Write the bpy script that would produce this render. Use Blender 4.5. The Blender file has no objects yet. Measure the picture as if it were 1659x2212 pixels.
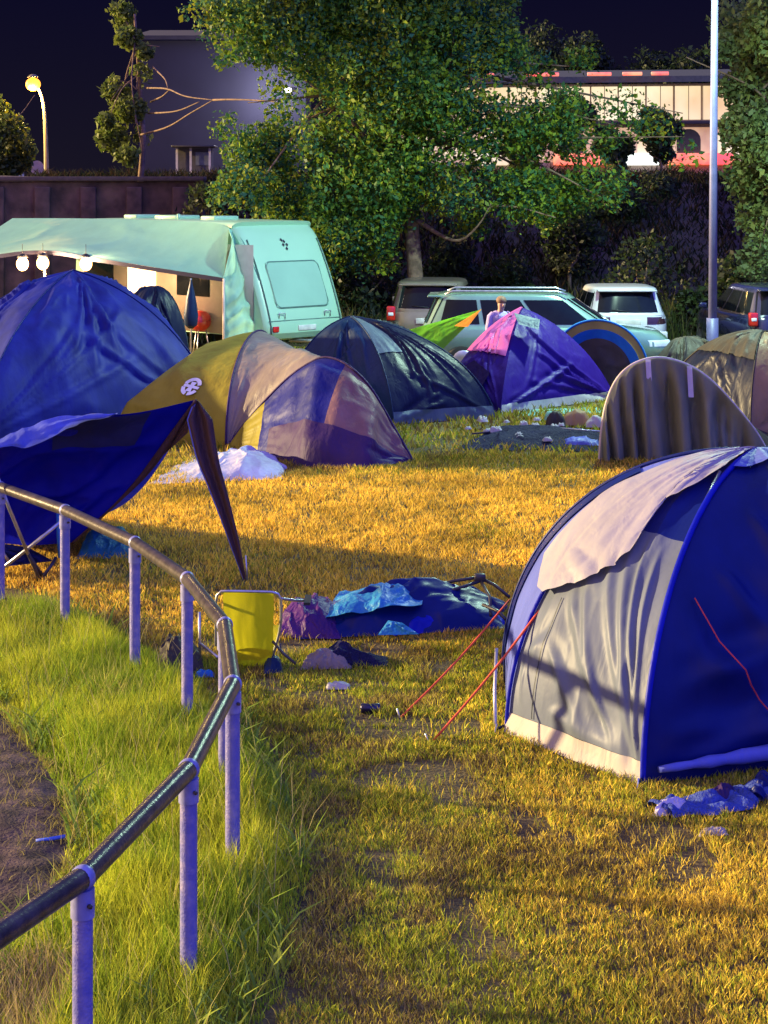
import bpy, bmesh, math, random
import numpy as np
from mathutils import Vector, Matrix, Euler
random.seed(7); RNG = np.random.default_rng(7)
SC = bpy.context.scene
COL = SC.collection
PI = math.pi

# ------------------------------------------------------------------ camera, sky, sun, exposure
F, H, CX, HY = 4000.0, 3.7, 829.0, 400.0        # focal length (px of a 1659 px wide frame), eye height, principal point
cam = bpy.data.cameras.new("camera"); camo = bpy.data.objects.new("camera", cam); COL.objects.link(camo)
camo.location = (0, 0, H); camo.rotation_euler = (math.radians(90), 0, 0)
cam.sensor_fit = 'HORIZONTAL'; cam.sensor_width = 36; cam.lens = 36 * F / 1659.0
cam.shift_y = -(1106.0 - HY) / 1659.0
cam.clip_start = 0.1; cam.clip_end = 2000
SC.camera = camo

world = bpy.data.worlds.new("World"); SC.world = world; world.use_nodes = True
nt = world.node_tree; nt.nodes.clear()
wo = nt.nodes.new('ShaderNodeOutputWorld'); bg = nt.nodes.new('ShaderNodeBackground')
tc = nt.nodes.new('ShaderNodeTexCoord'); sp = nt.nodes.new('ShaderNodeSeparateXYZ'); rp = nt.nodes.new('ShaderNodeValToRGB')
nt.links.new(tc.outputs['Generated'], sp.inputs[0]); nt.links.new(sp.outputs['Z'], rp.inputs[0])
dp = nt.nodes.new('ShaderNodeVectorMath'); dp.operation = 'DOT_PRODUCT'; dp.inputs[1].default_value = Vector((-.86, -.45, .22)).normalized()
gr = nt.nodes.new('ShaderNodeValToRGB'); gr.color_ramp.elements[0].position = .30; gr.color_ramp.elements[0].color = (0, 0, 0, 1)     # warm fill glow added to the sky behind the viewer
gr.color_ramp.elements[1].position = .95; gr.color_ramp.elements[1].color = (.40, .24, .10, 1)
ads = nt.nodes.new('ShaderNodeMixRGB'); ads.blend_type = 'ADD'; ads.inputs[0].default_value = 1
nt.links.new(tc.outputs['Generated'], dp.inputs[0]); nt.links.new(dp.outputs['Value'], gr.inputs[0])
dp2 = nt.nodes.new('ShaderNodeVectorMath'); dp2.operation = 'DOT_PRODUCT'; dp2.inputs[1].default_value = Vector((.60, -.72, .32)).normalized()
gr2 = nt.nodes.new('ShaderNodeValToRGB'); gr2.color_ramp.elements[0].position = .25; gr2.color_ramp.elements[0].color = (0, 0, 0, 1)   # cold blue fill glow added to the sky, behind on the right
gr2.color_ramp.elements[1].position = .95; gr2.color_ramp.elements[1].color = (.04, .065, .68, 1)
ad2 = nt.nodes.new('ShaderNodeMixRGB'); ad2.blend_type = 'ADD'; ad2.inputs[0].default_value = 1
nt.links.new(tc.outputs['Generated'], dp2.inputs[0]); nt.links.new(dp2.outputs['Value'], gr2.inputs[0])
nt.links.new(rp.outputs[0], ad2.inputs[1]); nt.links.new(gr2.outputs[0], ad2.inputs[2])
nt.links.new(ad2.outputs[0], ads.inputs[1]); nt.links.new(gr.outputs[0], ads.inputs[2])
nt.links.new(ads.outputs[0], bg.inputs[0]); nt.links.new(bg.outputs[0], wo.inputs[0])
cr = rp.color_ramp
cr.elements[0].position = 0.0; cr.elements[0].color = (0.0042, 0.0034, 0.0075, 1)
cr.elements[1].position = 0.75; cr.elements[1].color = (0.075, 0.085, 0.27, 1)
e = cr.elements.new(0.13); e.color = (0.0011, 0.0011, 0.008, 1)
e = cr.elements.new(0.32); e.color = (0.03, 0.033, 0.12, 1)
bg.inputs[1].default_value = 1.0

SUN_DIR = Vector((1.0, -0.25, -math.tan(math.radians(11)) * 1.03))   # warm flood light, low from the left
sl = bpy.data.lights.new("sun", 'SUN'); so = bpy.data.objects.new("sun", sl); COL.objects.link(so)
sl.energy = 5.0; sl.color = (1.0, 0.75, 0.37); sl.angle = math.radians(1.2)
so.rotation_euler = SUN_DIR.to_track_quat('-Z', 'Y').to_euler(); so.location = (-20, 10, 10)

SC.view_settings.view_transform = 'Standard'; SC.view_settings.look = 'None'
SC.view_settings.exposure = 1.15; SC.view_settings.gamma = 1.0
SC.cycles.max_bounces = 6; SC.cycles.diffuse_bounces = 3; SC.cycles.transparent_max_bounces = 8

# ------------------------------------------------------------------ helpers
def G(x, y, z=0.0):                       # ground point seen at a pixel
    d = F * (H - z) / (y - HY); return np.array(((x - CX) * d / F, d, z))
def V(x, y, d):                           # point at a distance
    return np.array(((x - CX) * d / F, d, H - (y - HY) * d / F))
def A(*p): return np.array(p, float)

def hsh(i, j, s):
    n = np.sin(i * 127.1 + j * 311.7 + s * 74.7) * 43758.5453
    return n - np.floor(n)
def vnoise(x, y, s=0):
    x = np.asarray(x, float); y = np.asarray(y, float)
    i = np.floor(x); j = np.floor(y); u = x - i; v = y - j
    u = u * u * (3 - 2 * u); v = v * v * (3 - 2 * v)
    return (hsh(i, j, s) * (1 - u) + hsh(i + 1, j, s) * u) * (1 - v) + (hsh(i, j + 1, s) * (1 - u) + hsh(i + 1, j + 1, s) * u) * v
def fbm(x, y, s=0, o=3):
    t = 0; a = 0.5; n = 0
    for k in range(o):
        t = t + a * vnoise(x * 2 ** k, y * 2 ** k, s + k * 13); n += a; a *= .5
    return t / n
def ridge(x, y, s=0): return (1 - np.abs(2 * vnoise(x, y, s) - 1)) ** 2

def tag(o, label, cat, group=None, kind=None):
    if label: o['label'] = label
    if cat: o['category'] = cat
    if group: o['group'] = group
    if kind: o['kind'] = kind
    return o
def thing(name, label, cat, loc=(0, 0, 0), group=None, rotz=0.0):
    o = bpy.data.objects.new(name, None); COL.objects.link(o)
    o.location = loc; o.rotation_euler = (0, 0, rotz); o.empty_display_size = .2
    return tag(o, label, cat, group)

class MB:
    def __init__(s): s.v = []; s.f = []; s.m = []; s.n = 0
    def add(s, verts, faces, mi=0):
        b = s.n
        verts = [tuple(p) for p in verts]
        s.v += verts; s.n += len(verts)
        for q in faces: s.f.append(tuple(b + i for i in q)); s.m.append(mi)
        return s
    def box(s, c, size, rz=0.0, mi=0, rot=None):
        sx, sy, sz = [k / 2 for k in size]
        R = Euler(rot).to_matrix() if rot else Matrix.Rotation(rz, 3, 'Z')
        vs = [R @ Vector((x, y, z)) + Vector(c) for x in (-sx, sx) for y in (-sy, sy) for z in (-sz, sz)]
        return s.add(vs, [(0, 1, 3, 2), (4, 6, 7, 5), (0, 4, 5, 1), (2, 3, 7, 6), (0, 2, 6, 4), (1, 5, 7, 3)], mi)
    def bbox(s, c, size, bev=0.02, rz=0.0, rot=None, mi=0):       # bevelled box
        bm = bmesh.new(); bmesh.ops.create_cube(bm, size=1)
        for v in bm.verts: v.co = Vector((v.co.x * size[0], v.co.y * size[1], v.co.z * size[2]))
        bmesh.ops.bevel(bm, geom=bm.edges[:], offset=bev, segments=2, affect='EDGES', profile=.5)
        R = Euler(rot).to_matrix() if rot else Matrix.Rotation(rz, 3, 'Z')
        bm.verts.index_update()
        s.add([R @ v.co + Vector(c) for v in bm.verts], [tuple(v.index for v in f.verts) for f in bm.faces], mi); bm.free(); return s
    def tube(s, pts, r, n=8, cap=True, mi=0):
        pts = [Vector(p) for p in pts]; k = len(pts)
        rs = list(r) if hasattr(r, '__len__') else [r] * k
        t0 = (pts[1] - pts[0]).normalized()
        up = Vector((0, 0, 1)) if abs(t0.z) < .9 else Vector((1, 0, 0))
        nrm = t0.cross(up).normalized(); vs = []
        for i in range(k):
            t = (pts[min(i + 1, k - 1)] - pts[max(i - 1, 0)]).normalized()
            nrm = (nrm - t * nrm.dot(t)).normalized(); b = t.cross(nrm)
            for a in range(n):
                an = 2 * PI * a / n
                vs.append(pts[i] + (nrm * math.cos(an) + b * math.sin(an)) * rs[i])
        fs = [(i * n + a, i * n + (a + 1) % n, (i + 1) * n + (a + 1) % n, (i + 1) * n + a) for i in range(k - 1) for a in range(n)]
        if cap: fs += [tuple(range(n))[::-1], tuple((k - 1) * n + a for a in range(n))]
        return s.add(vs, fs, mi)
    def grid(s, P, mi=0, close=False):
        n, m = P.shape[:2]
        fs = []
        for i in range(n - 1):
            for j in range(m if close else m - 1):
                j2 = (j + 1) % m
                fs.append((i * m + j, (i + 1) * m + j, (i + 1) * m + j2, i * m + j2))
        return s.add(P.reshape(-1, 3), fs, mi)
    def lathe(s, prof, c=(0, 0, 0), axis='z', n=20, mi=0):
        P = []
        for r, h in prof:
            row = []
            for a in range(n):
                ca, sa = r * math.cos(2 * PI * a / n), r * math.sin(2 * PI * a / n)
                row.append({'z': (ca, sa, h), 'y': (ca, h, sa), 'x': (h, ca, sa)}[axis])
            P.append(row)
        return s.grid(np.array(P) + np.array(c), mi, close=True)
    def ball(s, c, r, n=12, mi=0):
        r = r if hasattr(r, '__len__') else (r, r, r)
        P = [[(r[0] * math.sin(PI * i / n) * math.cos(2 * PI * j / n) + c[0], r[1] * math.sin(PI * i / n) * math.sin(2 * PI * j / n) + c[1], r[2] * math.cos(PI * i / n) + c[2]) for j in range(n)] for i in range(n + 1)]
        return s.grid(np.array(P), mi, close=True)
    def poly(s, pts, mi=0): return s.add(pts, [tuple(range(len(pts)))], mi)
    def prism(s, pts, vec, mi=0):
        n = len(pts); v = Vector(vec)
        vs = [Vector(p) for p in pts] + [Vector(p) + v for p in pts]
        return s.add(vs, [tuple(range(n))[::-1], tuple(range(n, 2 * n))] + [(i, (i + 1) % n, n + (i + 1) % n, n + i) for i in range(n)], mi)
    def build(s, name, mats, parent=None, smooth=True, local=False, kind=None, label=None, ang=None):
        me = bpy.data.meshes.new(name)
        off = Vector((0, 0, 0))
        inv = None
        if parent is not None and not local:
            M = Matrix.Identity(4); q = parent
            while q is not None:
                M = (Matrix.Translation(q.location) @ q.rotation_euler.to_matrix().to_4x4()) @ M; q = q.parent
            inv = M.inverted()
        vs = [inv @ Vector(p) for p in s.v] if inv is not None else s.v
        me.from_pydata([tuple(p) for p in vs], [], s.f)
        mats = mats if isinstance(mats, (list, tuple)) else [mats]
        for m in mats: me.materials.append(m)
        if any(s.m): me.polygons.foreach_set('material_index', s.m)
        me.polygons.foreach_set('use_smooth', [smooth] * len(s.f)); me.update()
        if smooth and ang is not None:
            me.set_sharp_from_angle(angle=math.radians(ang))
        o = bpy.data.objects.new(name, me); COL.objects.link(o)
        if parent is not None: o.parent = parent
        if kind: o['kind'] = kind
        if label: o['label'] = label
        return o

def fastmesh(name, verts, tris, cols, mat, parent=None, nper=3):
    me = bpy.data.meshes.new(name)
    nv = len(verts); nf = len(tris)
    me.vertices.add(nv); me.vertices.foreach_set('co', np.ascontiguousarray(verts, np.float32).ravel())
    me.loops.add(nf * nper); me.loops.foreach_set('vertex_index', np.ascontiguousarray(tris, np.int32).ravel())
    me.polygons.add(nf); me.polygons.foreach_set('loop_start', np.arange(0, nf * nper, nper, dtype=np.int32))
    me.update(calc_edges=True)
    ca = me.color_attributes.new('Col', 'FLOAT_COLOR', 'POINT')
    c4 = np.ones((nv, 4), np.float32); c4[:, :3] = cols; ca.data.foreach_set('color', c4.ravel())
    me.materials.append(mat)
    o = bpy.data.objects.new(name, me); COL.objects.link(o)
    if parent is not None: o.parent = parent
    return o

# ------------------------------------------------------------------ materials
MATS = {}
def newmat(name):
    m = bpy.data.materials.new(name); m.use_nodes = True
    n = m.node_tree; b = n.nodes['Principled BSDF']
    return m, n, b
def solid(name, col, rough=.6, metal=0.0, var=.15, scale=6.0, bump=0.0, bscale=30.0, spec=.5, col2=None, coat=0.0, thr=None):
    if name in MATS: return MATS[name]
    m, n, b = newmat(name)
    b.inputs['Roughness'].default_value = rough; b.inputs['Metallic'].default_value = metal
    b.inputs['Specular IOR Level'].default_value = spec; b.inputs['Coat Weight'].default_value = coat
    t = n.nodes.new('ShaderNodeTexCoord'); z = n.nodes.new('ShaderNodeTexNoise')
    z.inputs['Scale'].default_value = scale; z.inputs['Detail'].default_value = 5
    n.links.new(t.outputs['Object'], z.inputs['Vector'])
    r = n.nodes.new('ShaderNodeValToRGB'); n.links.new(z.outputs['Fac'], r.inputs[0])
    c2 = col2 or tuple(min(1, c * (1 + var)) for c in col)
    lo = thr or (.35, .65)
    r.color_ramp.elements[0].position = lo[0]; r.color_ramp.elements[1].position = lo[1]
    r.color_ramp.elements[0].color = tuple(c * (1 - (var if not col2 else 0)) for c in col) + (1,); r.color_ramp.elements[1].color = tuple(c2) + (1,)
    n.links.new(r.outputs[0], b.inputs['Base Color'])
    if bump:
        z2 = n.nodes.new('ShaderNodeTexNoise'); z2.inputs['Scale'].default_value = bscale; z2.inputs['Detail'].default_value = 4
        n.links.new(t.outputs['Object'], z2.inputs['Vector'])
        bp = n.nodes.new('ShaderNodeBump'); bp.inputs['Strength'].default_value = bump; bp.inputs['Distance'].default_value = .02
        n.links.new(z2.outputs['Fac'], bp.inputs['Height']); n.links.new(bp.outputs[0], b.inputs['Normal'])
    MATS[name] = m; return m
def fabric(name, col, rough=.45, trans=.2, var=.22, crease=.5, cscale=2.6, spec=.22, sheen=0.0, stretch=(1, 1, .35), alpha=1.0):
    """woven nylon: faint blotches, stretched creases, a little light coming through"""
    if name in MATS: return MATS[name]
    m, n, b = newmat(name)
    L = n.links.new
    t = n.nodes.new('ShaderNodeTexCoord')
    mp = n.nodes.new('ShaderNodeMapping'); mp.inputs['Scale'].default_value = stretch; L(t.outputs['Object'], mp.inputs[0])
    z = n.nodes.new('ShaderNodeTexNoise'); z.inputs['Scale'].default_value = 2.2; z.inputs['Detail'].default_value = 6; z.inputs['Roughness'].default_value = .6
    L(mp.outputs[0], z.inputs['Vector'])
    r = n.nodes.new('ShaderNodeValToRGB'); L(z.outputs['Fac'], r.inputs[0])
    r.color_ramp.elements[0].position = .3; r.color_ramp.elements[1].position = .7
    r.color_ramp.elements[0].color = tuple(c * (1 - var) for c in col) + (1,)
    r.color_ramp.elements[1].color = tuple(min(1, c * (1 + var)) for c in col) + (1,)
    L(r.outputs[0], b.inputs['Base Color'])
    b.inputs['Roughness'].default_value = rough; b.inputs['Specular IOR Level'].default_value = spec
    z2 = n.nodes.new('ShaderNodeTexNoise'); z2.inputs['Scale'].default_value = cscale * 2; z2.inputs['Detail'].default_value = 4; z2.inputs['Distortion'].default_value = .3
    L(mp.outputs[0], z2.inputs['Vector'])
    v2 = n.nodes.new('ShaderNodeTexVoronoi'); v2.feature = 'DISTANCE_TO_EDGE'; v2.inputs['Scale'].default_value = cscale
    ad = n.nodes.new('ShaderNodeVectorMath'); ad.operation = 'MULTIPLY_ADD'; ad.inputs[1].default_value = (.5, .5, .5)
    L(z2.outputs['Color'], ad.inputs[0]); L(mp.outputs[0], ad.inputs[2]); L(ad.outputs[0], v2.inputs['Vector'])
    mx = n.nodes.new('ShaderNodeMath'); mx.operation = 'MULTIPLY_ADD'; mx.inputs[1].default_value = .6
    mn = n.nodes.new('ShaderNodeMath'); mn.operation = 'MINIMUM'; mn.inputs[1].default_value = .25; L(v2.outputs['Distance'], mn.inputs[0])
    L(mn.outputs[0], mx.inputs[0]); L(z2.outputs['Fac'], mx.inputs[2])
    bp = n.nodes.new('ShaderNodeBump'); bp.inputs['Strength'].default_value = crease; bp.inputs['Distance'].default_value = .05
    L(mx.outputs[0], bp.inputs['Height']); L(bp.outputs[0], b.inputs['Normal'])
    out = n.nodes['Material Output']
    if trans:
        tr = n.nodes.new('ShaderNodeBsdfTranslucent'); L(r.outputs[0], tr.inputs[0])
        ms = n.nodes.new('ShaderNodeMixShader'); ms.inputs[0].default_value = trans
        L(b.outputs[0], ms.inputs[1]); L(tr.outputs[0], ms.inputs[2]); L(ms.outputs[0], out.inputs[0])
    MATS[name] = m; return m
def leafmat(name, trans=.35, rough=.55):
    if name in MATS: return MATS[name]
    m, n, b = newmat(name); L = n.links.new
    a = n.nodes.new('ShaderNodeVertexColor'); a.layer_name = 'Col'
    L(a.outputs[0], b.inputs['Base Color']); b.inputs['Roughness'].default_value = rough
    b.inputs['Specular IOR Level'].default_value = .25
    tr = n.nodes.new('ShaderNodeBsdfTranslucent'); L(a.outputs[0], tr.inputs[0])
    ms = n.nodes.new('ShaderNodeMixShader'); ms.inputs[0].default_value = trans
    L(b.outputs[0], ms.inputs[1]); L(tr.outputs[0], ms.inputs[2]); L(ms.outputs[0], n.nodes['Material Output'].inputs[0])
    MATS[name] = m; return m
def glow(name, col, s):
    if name in MATS: return MATS[name]
    m, n, b = newmat(name)
    b.inputs['Base Color'].default_value = (*[c * .5 for c in col], 1); b.inputs['Emission Color'].default_value = (*col, 1); b.inputs['Emission Strength'].default_value = s
    MATS[name] = m; return m
def glowvar(name, c1, c2, s, scale=.8):
    if name in MATS: return MATS[name]
    m, n, b = newmat(name); L = n.links.new
    t = n.nodes.new('ShaderNodeTexCoord'); z = n.nodes.new('ShaderNodeTexNoise'); z.inputs['Scale'].default_value = scale; z.inputs['Detail'].default_value = 4
    L(t.outputs['Object'], z.inputs['Vector']); r = n.nodes.new('ShaderNodeValToRGB'); L(z.outputs['Fac'], r.inputs[0])
    r.color_ramp.elements[0].position = .38; r.color_ramp.elements[1].position = .62
    r.color_ramp.elements[0].color = (*c1, 1); r.color_ramp.elements[1].color = (*c2, 1)
    b.inputs['Base Color'].default_value = (.3, .3, .3, 1); L(r.outputs[0], b.inputs['Emission Color']); b.inputs['Emission Strength'].default_value = s
    MATS[name] = m; return m
GLASS = solid('dark_glass', (.006, .008, .012), .08, spec=.22, var=.3, scale=2)
BLACK = solid('black_plastic', (.015, .015, .017), .5)
TYRE = solid('tyre_rubber', (.02, .02, .02), .8)
ALU = solid('dull_aluminium', (.55, .55, .58), .35, metal=.8, scale=12)
DARKTUBE = solid('dark_tube', (.05, .045, .05), .4)
CHROME = solid('plain_chrome', (.7, .7, .72), .15, metal=1)
RED_LAMP = solid('red_lamp_lens', (.6, .02, .015), .15, coat=.6)
WHITE_LENS = solid('white_lamp_lens', (.75, .8, .78), .1, coat=.8)
ROPE = solid('orange_rope', (.75, .10, .03), .6)
ROPERED = solid('red_rope', (.55, .05, .06), .6)
CREAM = solid('cream_piping', (.62, .52, .44), .6)

# ------------------------------------------------------------------ setting: ground, dirt, embankment
def ground_mat():
    m, n, b = newmat('field_soil'); L = n.links.new
    t = n.nodes.new('ShaderNodeTexCoord')
    z = n.nodes.new('ShaderNodeTexNoise'); z.inputs['Scale'].default_value = .9; z.inputs['Detail'].default_value = 8; z.inputs['Roughness'].default_value = .7
    L(t.outputs['Object'], z.inputs['Vector'])
    z3 = n.nodes.new('ShaderNodeTexNoise'); z3.inputs['Scale'].default_value = 40; z3.inputs['Detail'].default_value = 6; L(t.outputs['Object'], z3.inputs['Vector'])
    r = n.nodes.new('ShaderNodeValToRGB'); L(z.outputs['Fac'], r.inputs[0])
    r.color_ramp.elements[0].position = .35; r.color_ramp.elements[1].position = .65
    r.color_ramp.elements[0].color = (.05, .04, .014, 1); r.color_ramp.elements[1].color = (.26, .20, .055, 1)
    mm = n.nodes.new('ShaderNodeMixRGB'); mm.blend_type = 'MULTIPLY'; mm.inputs[0].default_value = .8
    r3 = n.nodes.new('ShaderNodeValToRGB'); L(z3.outputs['Fac'], r3.inputs[0]); r3.color_ramp.elements[0].position = .3; r3.color_ramp.elements[1].position = .6
    r3.color_ramp.elements[0].color = (.35, .35, .35, 1)
    L(r.outputs[0], mm.inputs[1]); L(r3.outputs[0], mm.inputs[2]); L(mm.outputs[0], b.inputs['Base Color'])
    b.inputs['Roughness'].default_value = .95
    bp = n.nodes.new('ShaderNodeBump'); bp.inputs['Strength'].default_value = .8; bp.inputs['Distance'].default_value = .04
    L(z3.outputs['Fac'], bp.inputs['Height']); L(bp.outputs[0], b.inputs['Normal'])
    return m
g = MB(); g.add([(-400, -60, 0), (400, -60, 0), (400, 700, 0), (-400, 700, 0)], [(0, 1, 2, 3)])
g.build('ground', ground_mat(), smooth=False, kind='structure')

# dirt patch beside the railing, an irregular sheet with clods
EDGE = [(13.6, -3.1), (13.0, -2.66), (12.3, -2.36), (11.4, -1.97), (10.6, -1.76), (10.1, -1.70), (9.6, -1.68), (9.2, -1.80), (8.8, -2.05), (8.4, -2.5)]   # (D, X of the dirt edge)
def dirt_edge(d):
    dd = np.array([q[0] for q in EDGE][::-1]); xx = np.array([q[1] for q in EDGE][::-1])
    r = np.interp(d, dd, xx)
    return np.where((d > 13.6) | (d < 8.4), -99, r)
nD, nX = 90, 70
ds = np.linspace(8.41, 13.59, nD); P = np.zeros((nD, nX, 3))
for i, d in enumerate(ds):
    xe = float(dirt_edge(d)) + .10 * (vnoise(d * 3, 0, 5) - .5) + .06 * (vnoise(d * 11, 0, 6) - .5)
    xs = np.linspace(-8, xe, nX) if nX < 3 else xe - (np.linspace(1, 0, nX) ** 2.0) * (xe + 8)
    P[i, :, 0] = xs; P[i, :, 1] = d
    P[i, :, 2] = .006 + .045 * fbm(xs * 5, d * 5, 3, 4) * np.clip((xe - xs) * 6, 0.1, 1)
DIRT = solid('dark_dirt', (.022, .013, .013), .95, col2=(.13, .085, .07), scale=7, bump=1.0, bscale=45, thr=(.35, .7))
MB().grid(P).build('dirt_track', DIRT, kind='structure')

# embankment behind the cars (a long bank) and the road on top
EMB = solid('bank_earth', (.030, .024, .028), .95, col2=(.085, .055, .05), scale=.8, bump=1.0, bscale=4, thr=(.35, .7))
xs = np.linspace(-60, 60, 121); prof = [(49.5, -.3), (51.5, .5), (54, 2.2), (56.5, 3.7), (58, 3.95), (60, 3.98), (120, 4.0), (400, 4.2), (600, 4.2)]
P = np.array([[(x, d, z + (.35 * (fbm(np.array(x * .35), np.array(d * .5), 9) - .5) if 50 < d < 59 else 0)) for d, z in prof] for x in xs])
MB().grid(P[:, ::-1]).build('embankment', EMB, kind='structure')

# ------------------------------------------------------------------ fabric surfaces
def gnormals(P):
    du = np.gradient(P, axis=0); dv = np.gradient(P, axis=1)
    n = np.cross(du, dv); l = np.linalg.norm(n, axis=2, keepdims=True); l[l < 1e-9] = 1
    return n / l
def orient(P, c):
    n = gnormals(P); mid = n[P.shape[0] // 2, P.shape[1] // 2]; d = P[P.shape[0] // 2, P.shape[1] // 2] - c
    return n if np.dot(mid, d) > 0 else -n
def crumple(P, c, amp, fu, fv, seed, fade=True, fine=.25):
    n = orient(P, c); N, M = P.shape[:2]
    u = np.linspace(0, 1, N)[:, None] * np.ones((1, M)); v = np.ones((N, 1)) * np.linspace(0, 1, M)[None]
    w = .35 * (fbm(u * 3, v * 3, seed + 50) - .5)
    h = ridge(v * fv + w * 3 + 1.3, u * fu + w * 2, seed) - .35 + fine * (ridge(v * fv * 2.3 + w * 6, u * fu * 3, seed + 7) - .35) + fine * .7 * (fbm(u * 11, v * 11, seed + 3) - .5)
    if fade:
        e = np.clip(np.minimum(v, 1 - v) * 7, 0, 1) * np.clip((1 - u) * 9, .0, 1) * np.clip(u * 4, 0, 1)
        h = h * e
    return P + n * (amp * h)[..., None]
def dense(pts, n):                        # resample a polyline by arc length, smoothed
    pts = np.array(pts, float); s = np.r_[0, np.cumsum(np.linalg.norm(np.diff(pts, axis=0), axis=1))]
    t = np.linspace(0, s[-1], n)
    return np.stack([np.interp(t, s, pts[:, k]) for k in range(3)], 1)
def smoothline(pts, n):                   # Catmull-Rom
    p = [np.array(q, float) for q in pts]; p = [2 * p[0] - p[1]] + p + [2 * p[-1] - p[-2]]; out = []
    for i in range(1, len(p) - 2):
        for t in np.linspace(0, 1, 14, endpoint=False):
            out.append(.5 * (2 * p[i] + (p[i + 1] - p[i - 1]) * t + (2 * p[i - 1] - 5 * p[i] + 4 * p[i + 1] - p[i + 2]) * t ** 2 + (3 * p[i] - p[i - 1] - 3 * p[i + 1] + p[i + 2]) * t ** 3))
    out.append(p[-2]); return dense(out, n)
def halfarch(apex, corner, n, line=0.0, u0=0.0):
    apex = np.array(apex, float); c = np.array(corner, float); u = np.linspace(u0, 1, n)
    a = u * PI / 2; r = (1 - line) * np.sin(a) + line * u; z = (1 - line) * np.cos(a) + line * (1 - u)
    P = np.zeros((n, 3)); P[:, :2] = apex[:2] + (c[:2] - apex[:2]) * r[:, None]; P[:, 2] = c[2] + (apex[2] - c[2]) * z
    return P
def arch(a, b, h, n, skew=0.0, q=1.0, lean=(0, 0)):
    a = np.array(a, float); b = np.array(b, float); s = np.linspace(0, PI, n)
    k = (1 - np.cos(s)) / 2; k = k + skew * np.sin(s) ; z = np.sin(s) ** q
    P = a[None] * (1 - k[:, None]) + b[None] * k[:, None]; P[:, 2] = z * h + (a[2] * (1 - k) + b[2] * k) * 0
    P[:, 0] += lean[0] * z; P[:, 1] += lean[1] * z
    return P
def loft(Aa, Bb, m, push=None, bulge=0.0, dome=0.0):
    t = np.linspace(0, 1, m)[None, :, None]
    P = Aa[:, None] * (1 - t) + Bb[:, None] * t
    if dome:
        s = np.sin(t * PI / 2); c = np.cos(t * PI / 2)
        Q = P.copy(); Q[..., :2] = Aa[:, None, :2] + (Bb[:, None, :2] - Aa[:, None, :2]) * s
        Q[..., 2:] = Bb[:, None, 2:] + (Aa[:, None, 2:] - Bb[:, None, 2:]) * c
        P = P * (1 - dome) + Q * dome
    if push is not None: P = P + np.array(push, float)[None, None] * (np.sin(t * PI) * bulge)
    return P
def quad_panel(apex, c1, c2, n, m, line=0.0, bulge=0.0, u=(0, 1), v=(0, 1), off=0.0, cen=None):
    A1 = halfarch(apex, c1, 200, line); A2 = halfarch(apex, c2, 200, line)
    iu = np.linspace(u[0], u[1], n) * 199
    def samp(Q): return np.stack([np.interp(iu, np.arange(200), Q[:, k]) for k in range(3)], 1)
    a, b = samp(A1), samp(A2)
    t = np.linspace(v[0], v[1], m)[None, :, None]
    P = a[:, None] * (1 - t) + b[:, None] * t
    c0 = np.array([apex[0], apex[1], 0.2]) if cen is None else cen
    nn = (np.array(c1) + np.array(c2)) / 2 - c0; nn[2] = 0.0; nn /= np.linalg.norm(nn) + 1e-9; nn[2] = .5
    P = P + nn * (bulge * np.sin(PI * np.clip(t, 0, 1)) * np.sin(np.linspace(u[0], u[1], n) * PI * .9)[:, None, None])
    if off: P = P + orient(P, c0) * off
    return P
def subgrid(P, c, off, u0, u1, v0, v1):
    n, m = P.shape[:2]; Q = P + orient(P, c) * off
    return Q[int(u0 * (n - 1)):int(u1 * (n - 1)) + 1, int(v0 * (m - 1)):int(v1 * (m - 1)) + 1]
def bil(P, u, v):
    n, m = P.shape[:2]; x = np.clip(u, 0, 1) * (n - 1); y = np.clip(v, 0, 1) * (m - 1)
    i = np.minimum(np.floor(x).astype(int), n - 2); j = np.minimum(np.floor(y).astype(int), m - 2); a = (x - i)[..., None]; b = (y - j)[..., None]
    return (P[i, j] * (1 - a) + P[i + 1, j] * a) * (1 - b) + (P[i, j + 1] * (1 - a) + P[i + 1, j + 1] * a) * b
def rope(parent, a, b, r=.006, sag=.03, mat=ROPE, name='guy_rope', peg=True):
    a = np.array(a, float); b = np.array(b, float); t = np.linspace(0, 1, 9)
    pts = [a * (1 - k) + b * k - np.array([0, 0, sag * math.sin(PI * k)]) for k in t]
    ro = MB().tube(pts, r, 6).build(name, mat, parent)
    if peg:
        d = (a - b); d[2] = 0; d /= np.linalg.norm(d)
        MB().tube([b - d * .04 + A(0, 0, .07), b + d * .03 - A(0, 0, .10)], .006, 6).build('peg', ALU, ro)
    return ro
def folds(P, c, lines, amp, width):
    n = orient(P, c); N, M = P.shape[:2]; u = np.linspace(0, 1, N)[:, None] * np.ones((1, M)); v = np.ones((N, 1)) * np.linspace(0, 1, M)[None]
    h = np.zeros((N, M))
    for k, (u0, v0, u1, v1) in enumerate(lines):
        d = A(u1 - u0, v1 - v0); L_ = np.linalg.norm(d); d /= L_
        s_ = (u - u0) * d[0] + (v - v0) * d[1]; t_ = (u - u0) * -d[1] + (v - v0) * d[0] + .012 * (vnoise(s_ * 9, s_ * 0, k) - .5)
        f = np.clip(s_ / L_, 0, 1); env = np.clip(np.minimum(s_, L_ - s_) * 9, 0, 1)
        w = width * (.5 + .9 * f) * (.7 + .6 * hsh(k, 3, 1)); a_ = (.6 + .8 * hsh(k, 7, 2))
        h += a_ * env * (np.exp(-(t_ / w) ** 2) - .55 * np.exp(-((t_ - 2 * w) / (1.4 * w)) ** 2))
    return P + n * (amp * h)[..., None]
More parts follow.
